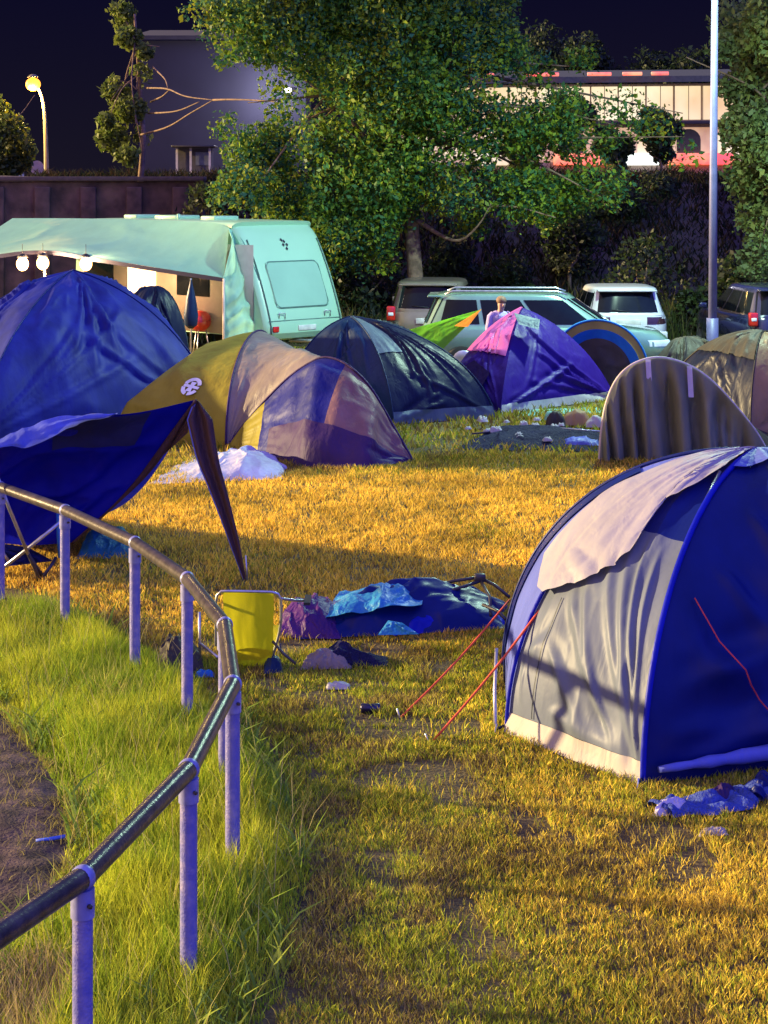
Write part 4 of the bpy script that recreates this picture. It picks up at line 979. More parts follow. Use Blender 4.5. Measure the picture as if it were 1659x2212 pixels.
def tree(label, base, lobes, n, size, pal, seed, trunk_r, trunk_top, limbs=(), cat='tree', group=None, name='tree', gap=.42, auto=True, wig=.25):
    base = np.array(base, float); t = thing(name, label, cat, tuple(base), group)
    V_, F_, C_ = leaves(lobes, n, size, pal, seed, gap)
    fastmesh('crown', V_ - base, F_, C_, LEAF, t, 4)
    top = np.array(trunk_top, float); r = np.random.default_rng(seed)
    m = MB(); mid = (base + top) / 2 + r.normal(size=3) * wig * A(1, 1, 0)
    m.tube(smoothline([base - A(0, 0, .1), base * .7 + top * .3 + r.normal(size=3) * wig * .4 * A(1, 1, 0), mid, top], 20), np.linspace(trunk_r, trunk_r * .35, 20), 10)
    allL = list(limbs)
    if auto:
        for l in lobes:
            f = r.uniform(.35, .9); s = base * (1 - f) + top * f
            e_ = np.array(l[:3]); allL.append([s, s * .5 + e_ * .5 + A(0, 0, .25), e_ + r.normal(size=3) * .3])
    for l in allL:
        q = smoothline(l, 14); rr = trunk_r * .30 * (1 if np.linalg.norm(np.array(l[0]) - np.array(l[-1])) > 2 else .6)
        m.tube(q, np.linspace(rr, .012, 14), 6)
    m.build('trunk', BARK, t)
    return t
def PL(lst, d0, seed, dep=1.2, sq=.9):
    r = np.random.default_rng(seed); o = []
    for q in lst:
        x, y, rp_ = q[:3]; d = (q[3] if len(q) > 3 else d0) + r.uniform(-dep, dep); c = V(x, y, d); R_ = rp_ * d / F
        o.append((c[0], c[1], c[2], R_, R_ * 1.0, R_ * sq, q[4] if len(q) > 4 else 1.0))
    return o
tb = A((908 - CX) / F * 45.5, 45.5, 0)
big = PL([(520, 40, 120), (640, 60, 130), (760, 50, 150), (880, 20, 150), (1000, 60, 140), (700, 200, 130), (830, 180, 150), (960, 190, 130), (1070, 110, 90), (1150, 150, 60, 45, .5), (1010, 250, 60, 45, .7), (1200, 250, 80, 44.5, .9), (1120, 270, 100, 44.5, .9), (1260, 300, 80, 44.5, .8), (1350, 250, 70, 44.5, .6), (1260, 130, 40, 44.5, .5), (1240, 210, 30, 44.5, .4), (1420, 270, 55, 44.5, .6), (1470, 330, 50, 44.5, .4), (1320, 400, 70, 44.5, .35),
          (780, 320, 150), (900, 330, 150), (650, 300, 90), (560, 330, 85), (520, 420, 80), (640, 430, 110), (760, 450, 120), (870, 420, 100), (1010, 400, 90), (1010, 320, 60, 45, .5), (1130, 420, 80),
          (1180, 440, 70), (700, 540, 80), (800, 540, 70), (1010, 480, 45), (450, 20, 60), (1230, 420, 60), (480, 270, 40), (980, -60, 160), (760, -80, 170), (600, -80, 130)], 45, 2)
tree('huge leafy broadleaf tree filling the centre behind the cars', tb, big, 205000, .062, GREEN, 11, .22, V(860, -60, 45.5), gap=.53,
     limbs=[[V(880, 420, 45.5), V(1000, 450, 44.6), V(1100, 445, 44), V(1200, 470, 43.6)], [V(890, 470, 45.3), V(980, 520, 44.5), V(1030, 490, 44), V(1060, 440, 43.8)], [V(900, 380, 45), V(960, 200, 44.5), V(985, 40, 44.3)]])
# slender tree left with bare twigs reaching in
lt = PL([(252, 195, 34), (284, 235, 36), (246, 298, 36), (278, 335, 28), (304, 160, 26), (312, 112, 20), (262, 240, 28), (228, 262, 22), (300, 300, 26), (275, 80, 30), (258, 30, 34)], 56, 4, .6)
tree('slender drooping tree with bare twigs reaching right, left of the big tree', A((300 - CX) / F * 56, 56, 3.4), lt, 7000, .095, [(.12, .18, .03), (.18, .22, .04), (.09, .13, .035)], 21, .10, V(290, 30, 56), gap=.56,
     limbs=[[V(460, 216, 50), V(500, 215, 49), V(560, 217, 48), V(610, 222, 47)], [V(300, 292, 56), V(360, 275, 54), V(410, 245, 52), V(460, 216, 50)], [V(315, 190, 56), V(360, 192, 54), V(400, 208, 52), V(460, 216, 50)], [V(330, 145, 56), V(355, 170, 55), V(362, 190, 54)], [V(320, 245, 56), V(380, 240, 53), V(430, 220, 51)], [V(325, 220, 56), V(350, 208, 55), V(366, 193, 54)]])
# right edge tree
rt_ = PL([(1620, 60, 80), (1660, 160, 90), (1600, 190, 55), (1640, 280, 80), (1690, 330, 90), (1620, 380, 60), (1670, 470, 80), (1640, 560, 60), (1700, 60, 110), (1740, 240, 120), (1700, 560, 80), (1560, 105, 38), (1590, 280, 40), (1760, 420, 100)], 43.5, 5)
tree('leafy tree cut off by the right edge of the photo', A((1740 - CX) / F * 43.5, 43.5, 0), rt_, 42000, .075, [(.13, .19, .06), (.18, .24, .08), (.24, .27, .07), (.09, .15, .06)], 31, .16, V(1720, -60, 43.5))
# small sodium-lit tree far left
l2 = PL([(10, 290, 50), (40, 320, 40), (0, 350, 55), (50, 350, 28), (-30, 260, 60)], 62, 6)
tree('yellow lit bush-like tree under the street lamp at the left edge', A((0 - CX) / F * 62, 62, 3.98), l2, 9000, .09, [(.10, .12, .015), (.07, .10, .02), (.14, .14, .015)], 41, .09, V(0, 270, 62), limbs=[[V(0, 265, 62), V(40, 250, 62), V(75, 205, 62)]])
# far tree line behind the lit hall
FARP = [(.022, .042, .02), (.03, .05, .02), (.018, .03, .016)]
for i, (x, y, r, d, lb) in enumerate([(1040, 120, 75, 112, 'dark far tree left of the lit hall roof'), (1170, 110, 62, 118, 'rounded dark far tree above the left of the lit hall'), (1262, 118, 52, 115, 'squat dark far tree with a blunt top above the lit hall'), (1405, 150, 55, 114, 'low dark far tree above the middle of the lit hall'), (1490, 150, 62, 112, 'dark far tree above the lit hall beside the lamp pole')]):
    lo_ = PL([(x, y, r), (x - r * .6, y + r * .6, r * .8), (x + r * .6, y + r * .55, r * .8), (x, y + r * 1.2, r), (x, y + r * 2.0, r)], d, 50 + i, .6)
    tree(lb, A((x - CX) / F * d, d, 4.0), lo_, 5200, .16, FARP, 60 + i, .2, V(x, y, d), group='far trees behind the lit hall')
for i, (x, y, r_, d, lb) in enumerate([(1425, 268, 34, 60, 'slim dark young tree in front of the lit hall, next to the lamp pole'), (1325, 305, 30, 60, 'low dark young tree in front of the red strip of the lit hall'), (1130, 300, 36, 60, 'thin young tree in front of the left end of the lit hall'), (1235, 235, 34, 60, 'tall thin young tree in front of the lit hall, right of the big tree')]):
    lo_ = PL([(x, y, r_, d, .6), (x - r_ * .8, y + r_ * .5, r_ * .8, d, .5), (x + r_ * .8, y + r_ * .3, r_ * .8, d, .5), (x, y + r_ * 1.2, r_ * .9, d, .6), (x - r_ * .9, y - r_ * .6, r_ * .6, d, .4), (x + 8, y + r_ * 2.0, r_ * .7, d, .6)], d, 150 + i, .4)
    tree(lb, A((x - CX) / F * d, d, 3.95), lo_, 4200, .085, [(.05, .08, .03), (.09, .11, .03), (.04, .05, .03)], 160 + i, .05, V(x, y, d), group='young trees on the bank crest', gap=.46)
# shrubs along the foot of the bank
SH = [(745, 610, 60, 46.5, 'dense dark shrub right of the caravan end'), (690, 560, 60, 47, 'tall dark shrub behind the caravan roof corner'), (830, 600, 55, 47, 'dark shrub behind the gold car, beside the trunk'), (975, 560, 55, 48, 'ragged shrub on the bank right of the big trunk'),
      (1230, 470, 55, 52, 'small shrub halfway up the dark bank'), (1330, 420, 50, 55, 'shrub on the bank crest under the lit hall'), (1420, 400, 40, 56, 'low shrub on the crest right of the middle of the hall'), (1500, 660, 40, 44, 'yellowish weedy shrub beside the white car'), (1600, 590, 60, 46, 'dark shrub behind the navy car'), (450, 440, 55, 49, 'shrub growing over the end of the brick wall'), (1100, 600, 60, 48.5, 'dark shrub behind the estate car roof'), (1400, 560, 70, 50, 'dark shrub behind the white car')]
for i, (x, y, r, d, lb) in enumerate(SH):
    lo_ = PL([(x, y, r), (x - r * .7, y + r * .8, r * .8), (x + r * .7, y + r * .8, r * .8), (x, y + r * 1.5, r)], d, 80 + i, .4)
    zb = 0 if d < 50 else np.interp(d, [49.5, 51.5, 54, 56.5], [-.3, .5, 2.2, 3.7]) - .1
    tree(lb, A((x - CX) / F * d, d, zb), lo_, 3600, .07, [(.035, .06, .02), (.05, .075, .02), (.03, .04, .03), (.07, .075, .02)], 90 + i, .06, V(x, y, d), cat='shrub', name='shrub', group='shrubs along the bank')

# ------------------------------------------------------------------ grass
GRASS = leafmat('grass_blade', .30, .7); GRASS.node_tree.nodes['Principled BSDF'].inputs['Specular IOR Level'].default_value = .06
def blades(name, pos, h, w, cols, lean=.35, seed=0, mat=GRASS, kind='stuff'):
    r = np.random.default_rng(seed); n = len(pos)
    an = r.random(n) * 2 * PI; d = np.stack([np.cos(an), np.sin(an), np.zeros(n)], 1); sd = np.stack([-np.sin(an), np.cos(an), np.zeros(n)], 1)
    an2 = r.random(n) * 2 * PI; sd = np.stack([np.cos(an2), np.sin(an2), np.zeros(n)], 1)
    ln = (lean * (.3 + r.random(n)) * h)[:, None]; h = h[:, None]; w = w[:, None]
    up = A(0, 0, 1)
    mid = pos + up * h * .55 + d * ln * .35; tipp = pos + up * h + d * ln
    V_ = np.stack([pos - sd * w, pos + sd * w, mid - sd * w * .75, mid + sd * w * .75, tipp], 1).reshape(-1, 3)
    b = np.arange(n)[:, None] * 5
    T = np.concatenate([b + A(0, 1, 3).astype(int), b + A(0, 3, 2).astype(int), b + A(2, 3, 4).astype(int)], 1).reshape(-1, 3)
    o = fastmesh(name, V_, T, np.repeat(cols, 5, 0), mat); o['kind'] = kind; return o
def strip_center(d):      # x of the railing line at distance d
    p = np.array(rail_pts); return np.interp(d, p[:, 1], p[:, 0])
STRAW_LIT = A(.90, .62, .085); GRN = A(.34, .38, .035); BRN = A(.30, .21, .075); OLV = A(.56, .47, .06)
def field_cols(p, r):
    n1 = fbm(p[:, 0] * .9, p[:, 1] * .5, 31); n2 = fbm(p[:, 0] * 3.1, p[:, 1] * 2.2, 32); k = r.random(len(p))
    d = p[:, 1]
    gold = np.clip((d - 14.6) / 1.5, 0, 1) * np.clip((24.3 - d) / 1.5, 0, 1)  # lamp-lit mid-field band put into the blade colour as more straw
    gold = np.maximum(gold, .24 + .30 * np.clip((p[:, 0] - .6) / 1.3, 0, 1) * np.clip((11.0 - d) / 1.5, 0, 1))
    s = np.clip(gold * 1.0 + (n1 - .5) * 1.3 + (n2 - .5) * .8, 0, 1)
    c = np.where((k < s)[:, None], STRAW_LIT, np.where((k < s + (1 - s) * .35)[:, None], OLV, np.where((n2 + .3 * (k - .5) > .5)[:, None], GRN, BRN)))
    return c * np.where((d < 14.5)[:, None], A(1.06, 1.16, 1.0), A(1, .97, .9)) * (.45 + .9 * r.random((len(p), 1))) * (.5 + 1.0 * fbm(p[:, 0] * 1.3, p[:, 1] * 1.1, 36)[:, None])  # broad noise puts dark shadow patches into the blade colour
def in_strip(x, d):
    c = strip_center(d); return (x < c + .42 + .12 * (vnoise(d * 2.3, 0 * d, 8) - .5)) & (x > dirt_edge(d) - .05)
def scatter(d0, d1, dens, r, marg=1.12):
    n = int(dens * .415 * marg * (d1 ** 2 - d0 ** 2) / 2); d = np.sqrt(d0 ** 2 + r.random(n) * (d1 ** 2 - d0 ** 2)); x = (r.random(n) - .5) * .415 * marg * d
    return np.stack([x, d, np.zeros(n)], 1)
r = np.random.default_rng(3)
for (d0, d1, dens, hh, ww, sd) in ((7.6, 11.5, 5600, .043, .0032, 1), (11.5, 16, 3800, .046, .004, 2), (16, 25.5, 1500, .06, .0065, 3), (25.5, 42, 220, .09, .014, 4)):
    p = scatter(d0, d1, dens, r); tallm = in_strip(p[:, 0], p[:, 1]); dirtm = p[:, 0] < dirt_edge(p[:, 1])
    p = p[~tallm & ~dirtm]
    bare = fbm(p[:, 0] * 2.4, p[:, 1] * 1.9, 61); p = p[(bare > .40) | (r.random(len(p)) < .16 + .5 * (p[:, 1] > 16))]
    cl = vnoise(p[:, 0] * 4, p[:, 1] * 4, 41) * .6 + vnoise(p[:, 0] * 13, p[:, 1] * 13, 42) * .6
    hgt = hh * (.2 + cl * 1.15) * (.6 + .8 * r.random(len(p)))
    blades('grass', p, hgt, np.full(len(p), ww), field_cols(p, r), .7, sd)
# tall lush strip along the railing
n = 140000
d = 7.4 + r.random(n) * 8.6; x = strip_center(d) + .45 - (r.random(n) ** .9) * 2.6
p = np.stack([x, d, np.zeros(n)], 1); p = p[in_strip(p[:, 0], p[:, 1])]
edge = np.clip((strip_center(p[:, 1]) + .45 - p[:, 0]) / .35, .25, 1) * np.clip((p[:, 0] - np.maximum(dirt_edge(p[:, 1]), -50)) / .3, .25, 1)
cl = fbm(p[:, 0] * 3, p[:, 1] * 3, 51)
hgt = (.06 + .17 * cl + .09 * r.random(len(p)) ** 2) * edge * (.55 + .6 * r.random(len(p)))
LUSH = np.array([(.46, .58, .025), (.62, .65, .05), (.32, .45, .03), (.72, .66, .14)])
dry = (p[:, 1] < 8.7) & (p[:, 0] < -1.42)
k = np.clip(((fbm(p[:, 0] * 2.2, p[:, 1] * 1.6, 53) * .7 + r.random(len(p)) * .3) * 4).astype(int), 0, 3)
blades('tall_grass', p, hgt, np.full(len(p), .0030), np.where((dry & (r.random(len(p)) < .8))[:, None], A(.50, .40, .16), LUSH[k]) * (.7 + .6 * r.random((len(p), 1))), .45, 9)
# broad weeds in the strip
q = p[r.choice(len(p), 5200)]; q = q[vnoise(q[:, 0] * 2.6, q[:, 1] * 2.1, 91) > .52]
blades('weeds', q, .06 + .16 * r.random(len(q)), .006 + .007 * r.random(len(q)), np.array([(.22, .34, .04), (.34, .42, .06), (.16, .26, .05)])[r.integers(0, 3, len(q))], 1.1, 92)
# seed stalks
n = 700; q = p[r.choice(len(p), n)]; q = q[edge[:n] > .5] if False else q; blades('seed_stalks', q + A(0, 0, 0), (.20 + .22 * r.random(n)), np.full(n, .0022), np.tile(A(.50, .44, .16), (n, 1)), .5, 10)
# weeds on the dirt and at the foot of the bank
n = 2600; d = 8.5 + r.random(n) * 5; xe = dirt_edge(d); x = xe - .02 - r.random(n) ** 3 * 1.3
q = np.stack([x, d, np.full(n, .01)], 1); q = q[vnoise(q[:, 0] * 5, q[:, 1] * 5, 77) > .5]
blades('weeds', q, .03 + .07 * r.random(len(q)), np.full(len(q), .003), np.tile(A(.32, .28, .08), (len(q), 1)) * (.6 + .7 * r.random((len(q), 1))), 1.2, 12)
n = 16000; x = -9 + r.random(n) * 22; d = 43 + r.random(n) * 8; q = np.stack([x, d, np.where(d > 49.5, (d - 49.5) * .4 - .3, 0)], 1)
blades('bank_weeds', q, .3 + .9 * r.random(n) * fbm(x, d * .6, 71), np.full(n, .018), np.array([(.05, .07, .02), (.09, .09, .03), (.05, .05, .035)])[r.integers(0, 3, n)], .4, 13)
n = 26000; x = -11 + r.random(n) * 26; d = 50.5 + r.random(n) * 8; q = np.stack([x, d, np.interp(d, [49.5, 51.5, 54, 56.5, 58], [-.3, .5, 2.2, 3.7, 3.95]) - .05], 1)
blades('undergrowth', q, .15 + .55 * r.random(n) * fbm(x, d * .8, 73), np.full(n, .03), np.array([(.020, .018, .012), (.05, .034, .018), (.018, .028, .016)])[r.integers(0, 3, n)], .9, 14)

# ------------------------------------------------------------------ things lying in the field
def heap(name, mat, parent, pts, h, amp, seed, n=90, m=60, z0=.01, fx=5, peak=None, tall=None):
    """crumpled cloth heap over a four-cornered footprint (ground points in order)"""
    a, b, c, d_ = [np.array(q, float) for q in pts]
    u = np.linspace(0, 1, n)[:, None]; v = np.linspace(0, 1, m)[None, :]
    P = ((a[None, None] * (1 - u[..., None]) + b[None, None] * u[..., None]) * (1 - v[..., None]) + (d_[None, None] * (1 - u[..., None]) + c[None, None] * u[..., None]) * v[..., None])
    env = (np.sin(PI * u) ** .55) * (np.sin(PI * v) ** .8)
    if tall is not None: env = env * np.interp(u, np.linspace(0, 1, len(tall)), tall)
    w = fbm(u * 2.2 + 0 * v, v * 2.2 + 0 * u, seed + 2) * 2.2; an = seed * 1.7
    A_ = u * math.cos(an) * 1.6 + v * math.sin(an); B_ = v * math.cos(an) - u * math.sin(an)
    hgt = h * env * (.5 + .75 * fbm(u * fx * .7 + w * .4, v * 2 + w * .4, seed)) + amp * np.clip(env * 2.5, 0.05, 1) * (ridge(A_ * 4 + w * 1.5, B_ * 1.2 + w, seed + 1) ** 1.3 * .5 + .55 * fbm(A_ * 3 + w, B_ * 3, seed + 8) + .22 * ridge(B_ * 7 + w * 2.5, A_ * 2.2 - w, seed + 3))
    e2 = .10 * (fbm(u * 7 + 0 * v, v * 7 + 0 * u, seed + 5) - .5)
    P[..., 2] = z0 + np.maximum(hgt, 0); L_ = np.linalg.norm(b - a)
    P[..., 0] += e2 * L_; P[..., 1] += e2 * L_ * .6
    return MB().grid(P).build(name, mat, parent)
# collapsed blue tent
ct = thing('collapsed_tent', 'collapsed blue tent lying flat with a cyan cover and bent poles', 'tent', tuple(G(850, 1360)))
heap('blue_canopy', FB['royal_dark'], ct, [G(640, 1385), G(1090, 1362), G(1085, 1305), G(690, 1330)], .30, .09, 5, fx=6, tall=[.5, .8, 1.1, 1.0, 1.1, 1.2, .8])
heap('blue_skirt', FB['royal'], ct, [G(850, 1376), G(1085, 1358), G(1080, 1330), G(860, 1345)], .13, .07, 15, fx=5)
heap('purple_canopy', FB['aubergine'], ct, [G(598, 1380), G(735, 1384), G(735, 1322), G(615, 1335)], .26, .06, 6, fx=4)
sheet('cyan_cover', [V(735, 1282, 15.9), V(920, 1258, 16.1), V(910, 1308, 15.2), V(690, 1335, 15.2)], FB['cyan'], ct, .06, 7, 50, 70, bow=(0, -.15, .10), fu=1.6, fv=4, fade=False)
sheet('cyan_corner', [V(838, 1340, 14.95), V(868, 1345, 14.9), V(905, 1370, 14.85), V(815, 1372, 14.85)], FB['cyan'], ct, .03, 8)
for pts in ([V(905, 1275, 15.9), V(980, 1255, 15.9), V(1035, 1247, 15.8)], [V(1035, 1247, 15.8), V(1070, 1265, 15.7), V(1100, 1290, 15.6)], [V(1035, 1250, 15.8), V(1058, 1290, 15.5), V(1060, 1330, 15.3)], [V(1042, 1306, 15.3), V(1075, 1320, 15.2), V(1092, 1338, 15.1)], [V(930, 1290, 15.7), V(1035, 1256, 15.75)]):
    MB().tube(pts, .014, 7).build('bent_pole', DARKTUBE, ct)
MB().bbox(tuple(V(1036, 1248, 15.78)), (.10, .08, .07), .02).build('hub', DARKTUBE, ct)
# dark clothes
h_ = heap('clothes_heap', FB['dkcloth'], None, [G(690, 1446), G(838, 1442), G(835, 1420), G(705, 1425)], .16, .05, 21, fx=3, tall=[1.0, 1.2, .5, .35, .35]); tag(h_, 'dark navy jacket dropped in the grass in front of the collapsed tent', 'clothes')
h_ = heap('clothes_heap', FB['taupe'], None, [G(648, 1450), G(758, 1448), G(750, 1432), G(660, 1432)], .09, .05, 22, fx=4); tag(h_, 'grey brown crumpled clothes beside the dark navy jacket', 'clothes')
# jeans on the right
jn = thing('jeans', 'crumpled blue jeans lying in the grass by the large blue tent', 'clothes', tuple(G(1530, 1740)))
def leg_cloth(pts, w0, w1, h, seed):
    cl_ = smoothline(pts, 60); k_ = np.linspace(0, 1, 60); t_ = np.gradient(cl_, axis=0); t_ /= np.linalg.norm(t_, axis=1, keepdims=True); sd_ = np.stack([-t_[:, 1], t_[:, 0], 0 * k_], 1)
    a_ = np.linspace(-1, 1, 18); w_ = (w0 + (w1 - w0) * k_) * (1 + .25 * np.sin(k_ * 19 + seed))
    hh_ = h * (.7 + .5 * vnoise(k_ * 7, k_ * 0, seed) + .35 * np.sin(k_ * 34 + 2 * np.sin(k_ * 9)))
    P = cl_[:, None] + sd_[:, None] * (w_[:, None] * a_[None])[..., None]; P[..., 2] = .012 + hh_[:, None] * np.sqrt(np.clip(1 - a_ ** 2, 0, 1))[None] * (.8 + .4 * vnoise(k_[:, None] * 16, a_[None] * 2.5, seed + 4))
    return P
MB().grid(leg_cloth([G(1418, 1758), G(1480, 1740), G(1540, 1738), G(1600, 1722), G(1648, 1708)], .075, .085, .055, 1)).build('trouser_leg', FB['denim'], jn)
MB().grid(leg_cloth([G(1440, 1762), G(1500, 1756), G(1570, 1752), G(1625, 1730), G(1650, 1716)], .07, .08, .045, 2)).build('trouser_leg', FB['denim'], jn)
MB().grid(leg_cloth([G(1632, 1736), G(1644, 1718), G(1652, 1700)], .05, .055, .07, 3)).build('waistband', FB['royal_dark'], jn)
h_ = heap('vest', FB['plum'], None, [G(1520, 1748), G(1590, 1738), G(1585, 1712), G(1525, 1722)], .07, .03, 24, fx=3); tag(h_, 'dark plum garment lying on top of the blue jeans', 'clothes')
h_ = heap('cloth', FB['lavender'], None, [G(1410, 1770), G(1482, 1760), G(1486, 1742), G(1420, 1746)], .045, .04, 123, fx=3); tag(h_, 'pale lavender cloth at the left end of the blue jeans', 'cloth')
h_ = heap('plastic_bag', FB['cream_cloth'], None, [G(1508, 1812), G(1572, 1808), G(1568, 1796), G(1514, 1798)], .02, .02, 25, n=24, m=16); tag(h_, 'flattened white plastic bag on the grass below the jeans', 'bag')
# sheet in front of the olive tent, teal cloth near the railing
h_ = heap('ground_tarp', FB['lavender'], None, [G(325, 1048), G(620, 1036), G(600, 985), G(420, 985)], .20, .07, 26, fx=6, n=130, m=90, tall=[.15, .25, .5, .9, 1.1, 1.0, .7]); tag(h_, 'crumpled lavender white tarp in front of the olive tent', 'tarp')
h_ = heap('teal_cloth', FB['teal'], None, [G(160, 1210), G(290, 1208), G(285, 1165), G(190, 1180)], .22, .07, 27, fx=4); tag(h_, 'crumpled teal cloth on the grass behind the railing posts', 'cloth')
h_ = heap('blue_bag', FB['navy_teal'], None, [G(566, 1460), G(612, 1456), G(606, 1436), G(572, 1438)], .09, .03, 28, fx=3, n=24, m=18); tag(h_, 'small dark teal bag on the ground right of the yellow chair', 'bag')
h_ = heap('dark_bag', FB['brown'], None, [G(330, 1462), G(440, 1456), G(430, 1420), G(345, 1424)], .22, .05, 29, fx=3); tag(h_, 'dark slumped bag in the shade left of the yellow chair', 'bag')
q = G(800, 1541); cn = thing('drink_can', 'dark crushed can lying alone in the open grass', 'can', tuple(q))
MB().lathe([(.0, -.07), (.028, -.07), (.036, -.06), (.030, 0), (.036, .06), (.028, .07), (0, .07)], tuple(q + A(0, 0, .036)), 'x', 14).build('can_body', solid('dark_can', (.03, .03, .08), .3, metal=.6), cn)
for x, y, s_, lb, mt in ((730, 1488, .09, 'pale crumpled wrapper in the grass below the dark jacket', FB['palegrey']), (442, 1463, .07, 'light blue wrapper in the grass beside a railing post', FB['sky'])):
    q = G(x, y); h_ = heap('wrapper', mt, None, [q + A(-s_, -s_ * .6, 0), q + A(s_, -s_ * .6, 0), q + A(s_, s_ * .6, 0), q + A(-s_, s_ * .6, 0)], .03, .03, int(x), n=16, m=12); tag(h_, lb, 'litter')
q = G(104, 1828); st = MB().tube([q + A(-.07, 0, .03), q + A(.0, .01, .035), q + A(.09, .03, .045)], .011, 7).build('tent_peg', solid('bright_blue_peg', (.05, .13, .65), .5)); tag(st, 'blue plastic peg lying on the dark dirt', 'tent peg')

# litter between the tents
lt_ = heap('dark_tarp', FB['dkcloth'], None, [G(985, 972), G(1300, 978), G(1300, 935), G(1090, 925)], .10, .10, 33, fx=9, n=80); tag(lt_, 'dark flattened tarp strewn between the violet and grey tents', 'tarp')
for x, y, s_, hgt, lb, mt in ((1245, 925, .22, .22, 'beige crumpled sack on the dark tarp, middle of the litter', FB['tan']), (1285, 930, .15, .14, 'pale cream bundle at the right end of the litter', FB['cream_cloth']), (1195, 915, .14, .12, 'mint coloured bundle at the back of the litter', FB['mint']), (1255, 968, .25, .08, 'light blue cloth at the front right of the litter', FB['periwinkle']), (1200, 930, .15, .26, 'dark upright bundle behind the beige sack', FB['brown'])):
    q = G(x, y); h_ = heap('cloth_bundle', mt, None, [q + A(-s_, -s_ * .7, 0), q + A(s_, -s_ * .7, 0), q + A(s_, s_ * .7, 0), q + A(-s_, s_ * .7, 0)], hgt, .05, int(x), n=20, m=16, z0=.06); tag(h_, lb, 'bundle', 'bundles in the litter')
proto = None
for k in range(14):
    q = G(random.uniform(1000, 1290), random.uniform(920, 972)); q[2] = .1
    if proto is None:
        h_ = heap('wrapper', FB['palegrey'], None, [A(-.07, -.05, 0), A(.07, -.05, 0), A(.07, .05, 0), A(-.07, .05, 0)], .02, .05, 41, n=16, m=12); proto = h_
        tag(h_, 'small pale wrapper scattered over the dark tarp between the tents', 'litter', 'pale wrappers on the dark tarp')
    else: h_ = proto.copy(); COL.objects.link(h_)
    h_.location = tuple(q); h_.rotation_euler = (0, 0, random.uniform(0, 6)); s_ = random.uniform(.6, 1.5); h_.scale = (s_, s_, s_)
for a, b, lb in (((1180, 940), (1300, 950), 'loose pale tent pole lying across the right of the litter'), ((1020, 955), (1160, 940), 'loose dark tent pole lying across the left of the litter')):
    po = MB().tube([G(*a) + A(0, 0, .12), G(*b) + A(0, 0, .12)], .013, 6).build('tent_pole', ALU if 'pale' in lb else DARKTUBE); tag(po, lb, 'tent pole', 'loose tent poles')

# yellow folding chair, seen from behind
cy = thing('folding_chair', 'lemon yellow low folding chair standing in the grass by the railing', 'chair', tuple(G(535, 1458)))
D0 = G(535, 1458)[1]
def C(x, y, dd=0.0): return V(x, y, D0 + dd)
tl, tr_ = C(480, 1277, -.02), C(590, 1280, -.02)
L1 = smoothline([C(480, 1277, -.02), C(485, 1350, .02), C(498, 1430, .10), C(508, 1455, .14)], 30); R1 = smoothline([C(591, 1280, -.02), C(590, 1350, .02), C(586, 1420, .10), C(555, 1456, .16)], 30)
P = loft(L1, R1, 24, push=(0, 1, 0), bulge=.05); P = crumple(P, A(-1, 20, .3), .012, 3, 6, 2); P[..., 2] = np.maximum(P[..., 2], .02)
MB().grid(P).build('backrest_sling', FB['chair'], cy)
sheet('seat_sling', [C(478, 1400, .12), C(600, 1400, .12), C(604, 1350, .52), C(462, 1350, .52)], FB['chair'], cy, .01, 3, bow=(0, 0, -.05))
for pts in ([C(466, 1395, .12), C(466, 1330, .02), C(467, 1292, -.01), C(474, 1280, -.02), C(485, 1277, -.02), C(588, 1279, -.02), C(600, 1283, -.02), C(606, 1296, 0), C(604, 1360, .06), C(580, 1445, .16)],
            [C(606, 1293, 0), C(640, 1297, .15), C(664, 1297, .35)], [C(466, 1300, 0), C(440, 1306, .3)]):
    MB().tube(smoothline(pts, 30), .011, 8).build('frame_tube', ALU, cy)
for pts in ([C(588, 1385, .05), C(612, 1412, .02), C(638, 1434, -.02)], [C(430, 1322, .3), C(431, 1380, .3), C(432, 1430, .3)], [C(432, 1390, .28), C(460, 1412, .15), C(470, 1420, .1)], [C(604, 1390, .5), C(606, 1425, .5)]):
    MB().tube(pts, .011, 8).build('leg', DARKTUBE if pts[0][0] > -.9 else ALU, cy)
MB().box(tuple(C(664, 1296, .25)), (.05, .28, .02)).build('armrest', BLACK, cy, smooth=False)

# tipped camp chair frame at the left edge
cf = thing('camp_chair', 'tipped folding camp chair with grey tubes under the blue gazebo canopy', 'chair', tuple(G(70, 1255)))
def K(x, y, d): return V(x, y, d)
for pts in ([K(-6, 1030, 16.6), K(20, 1100, 16.7), K(60, 1196, 16.9)], [K(-40, 1262, 17.0), K(60, 1185, 16.95), K(132, 1126, 16.9)], [K(58, 1190, 16.9), K(78, 1235, 17.1), K(84, 1256, 17.25)], [K(84, 1256, 17.25), K(110, 1222, 17.3), K(120, 1205, 17.4)], [K(62, 1200, 17.0), K(90, 1243, 17.2)], [K(-10, 1170, 17.3), K(20, 1215, 17.3)]):
    MB().tube(pts, .017, 8).build('frame_tube', ALU if pts[0][0] < -3.35 else DARKTUBE, cf)
sheet('seat_cloth', [K(-60, 1165, 17.4), K(60, 1182, 17.3), K(115, 1212, 17.5), K(-60, 1232, 17.3)], FB['royal_dark'], cf, .04, 5)

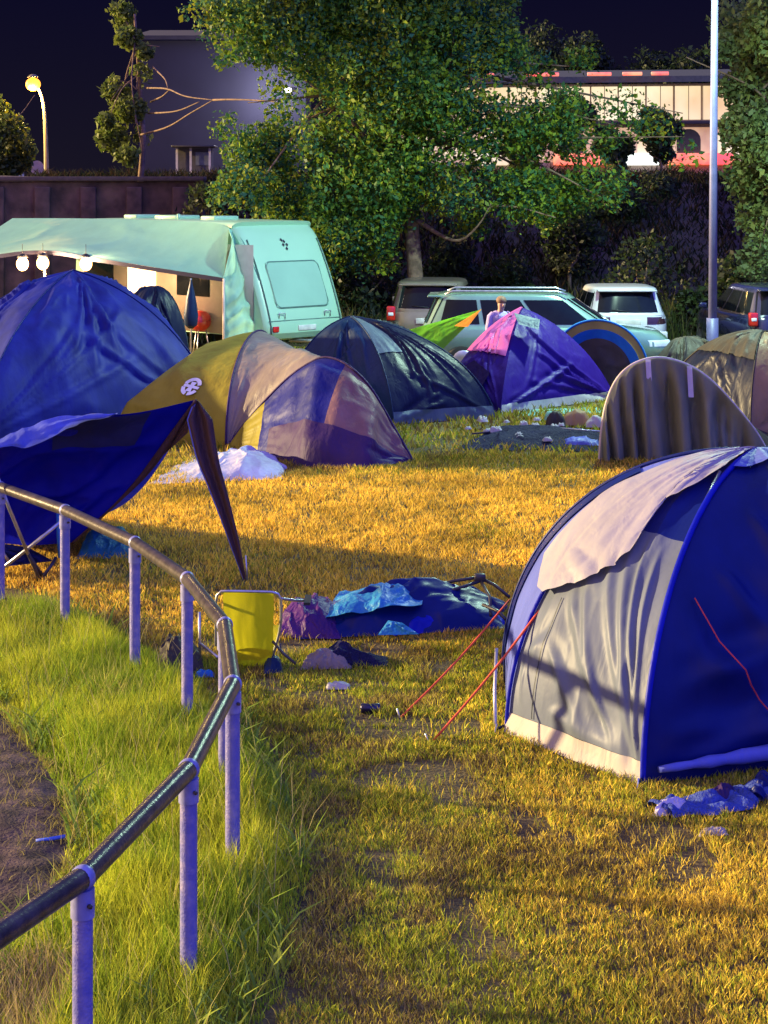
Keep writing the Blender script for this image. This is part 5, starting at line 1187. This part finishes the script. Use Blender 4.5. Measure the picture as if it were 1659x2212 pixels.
# ------------------------------------------------------------------ person behind the violet tent
pe = thing('person', 'person in a pale lavender top bending behind the violet tent', 'person', (2.05, 34.2, -.0))
pe.scale = (.95, .95, .965); pe.rotation_euler = (.16, 0, .3)
SKIN = solid('skin', (.55, .33, .25), .6, var=.05)
def skinned(name, J, E, mat, parent, sub=2):
    me = bpy.data.meshes.new(name); me.from_pydata([j[0] for j in J], E, []); me.materials.append(mat)
    o = bpy.data.objects.new(name, me); COL.objects.link(o); o.parent = parent
    md = o.modifiers.new('skin', 'SKIN'); md.use_smooth_shade = True
    if not me.skin_vertices: 
        bm = bmesh.new(); bm.from_mesh(me); bm.verts.layers.skin.verify(); bm.to_mesh(me); bm.free()
    for i, j in enumerate(J):
        sv = me.skin_vertices[0].data[i]; sv.radius = (j[1], j[1] * (j[2] if len(j) > 2 else 1)); sv.use_root = (i == 0)
    s = o.modifiers.new('sub', 'SUBSURF'); s.levels = sub; s.render_levels = sub
    return o
J = [((0, 0, .95), .13, .8), ((0, -.02, 1.15), .125, .8), ((0, -.05, 1.34), .14, .75), ((0, -.06, 1.44), .07), ((0, -.09, 1.52), .055), ((0, -.10, 1.60), .085), ((0, -.10, 1.70), .075),
     ((.17, -.05, 1.38), .055), ((.23, -.08, 1.12), .042), ((.20, -.25, .95), .032), ((-.17, -.05, 1.38), .055), ((-.24, -.05, 1.12), .042), ((-.20, -.22, .95), .032),
     ((.09, 0, .85), .085), ((.10, -.02, .48), .062), ((.10, .02, .08), .042), ((.10, -.14, .03), .035), ((-.09, 0, .85), .085), ((-.10, -.02, .48), .062), ((-.10, .02, .08), .042), ((-.10, -.14, .03), .035)]
E = [(0, 1), (1, 2), (2, 3), (3, 4), (4, 5), (5, 6), (2, 7), (7, 8), (8, 9), (2, 10), (10, 11), (11, 12), (0, 13), (13, 14), (14, 15), (15, 16), (0, 17), (17, 18), (18, 19), (19, 20)]
for s, w in ((1, 9), (-1, 12)):
    wx, wy, wz = J[w][0]; pi = len(J); J.append(((wx - s * .01, wy - .05, wz - .04), .026, .6)); E.append((w, pi))
    for k, (dx, ln) in enumerate(((-.03, .07), (-.01, .085), (.01, .08), (.03, .065))):
        a_ = len(J); J.append(((wx + dx, wy - .08, wz - .06), .011)); J.append(((wx + dx * 1.1, wy - .09 - ln * .5, wz - .06 - ln * .6), .008)); E += [(pi, a_), (a_, a_ + 1)]
    a_ = len(J); J.append(((wx - s * .045, wy - .06, wz - .03), .011)); J.append(((wx - s * .06, wy - .10, wz - .05), .009)); E += [(pi, a_), (a_, a_ + 1)]
skinned('body', J, E, SKIN, pe)
m = MB(); m.lathe([(.165, .90), (.175, 1.0), (.165, 1.15), (.185, 1.30), (.19, 1.38), (.13, 1.45), (.07, 1.475)], (0, -.04, 0), 'z', 20)
for s in (-1, 1): m.tube([(s * .13, -.05, 1.40), (s * .19, -.05, 1.36), (s * .235, -.07, 1.14), (s * .21, -.2, 1.0)], [.08, .075, .06, .045], 12, cap=False)
m.build('shirt', fabric('pale_lavender_shirt', (.48, .40, .70), .8, 0, crease=.6, cscale=6), pe, local=True)
m = MB()
for s in (-1, 1): m.tube([(s * .09, 0, .96), (s * .095, 0, .75), (s * .10, -.02, .48), (s * .10, .02, .1)], [.11, .105, .08, .06], 12, cap=False)
m.build('trousers', FB['dkcloth'], pe, local=True)
m = MB(); m.ball((0, -.075, 1.685), (.098, .108, .085), 14); m.build('hair', solid('light_brown_hair', (.22, .12, .07), .7), pe, local=True)
m = MB(); m.ball((0, -.195, 1.615), (.016, .022, .025), 8); m.build('nose', SKIN, pe, local=True)
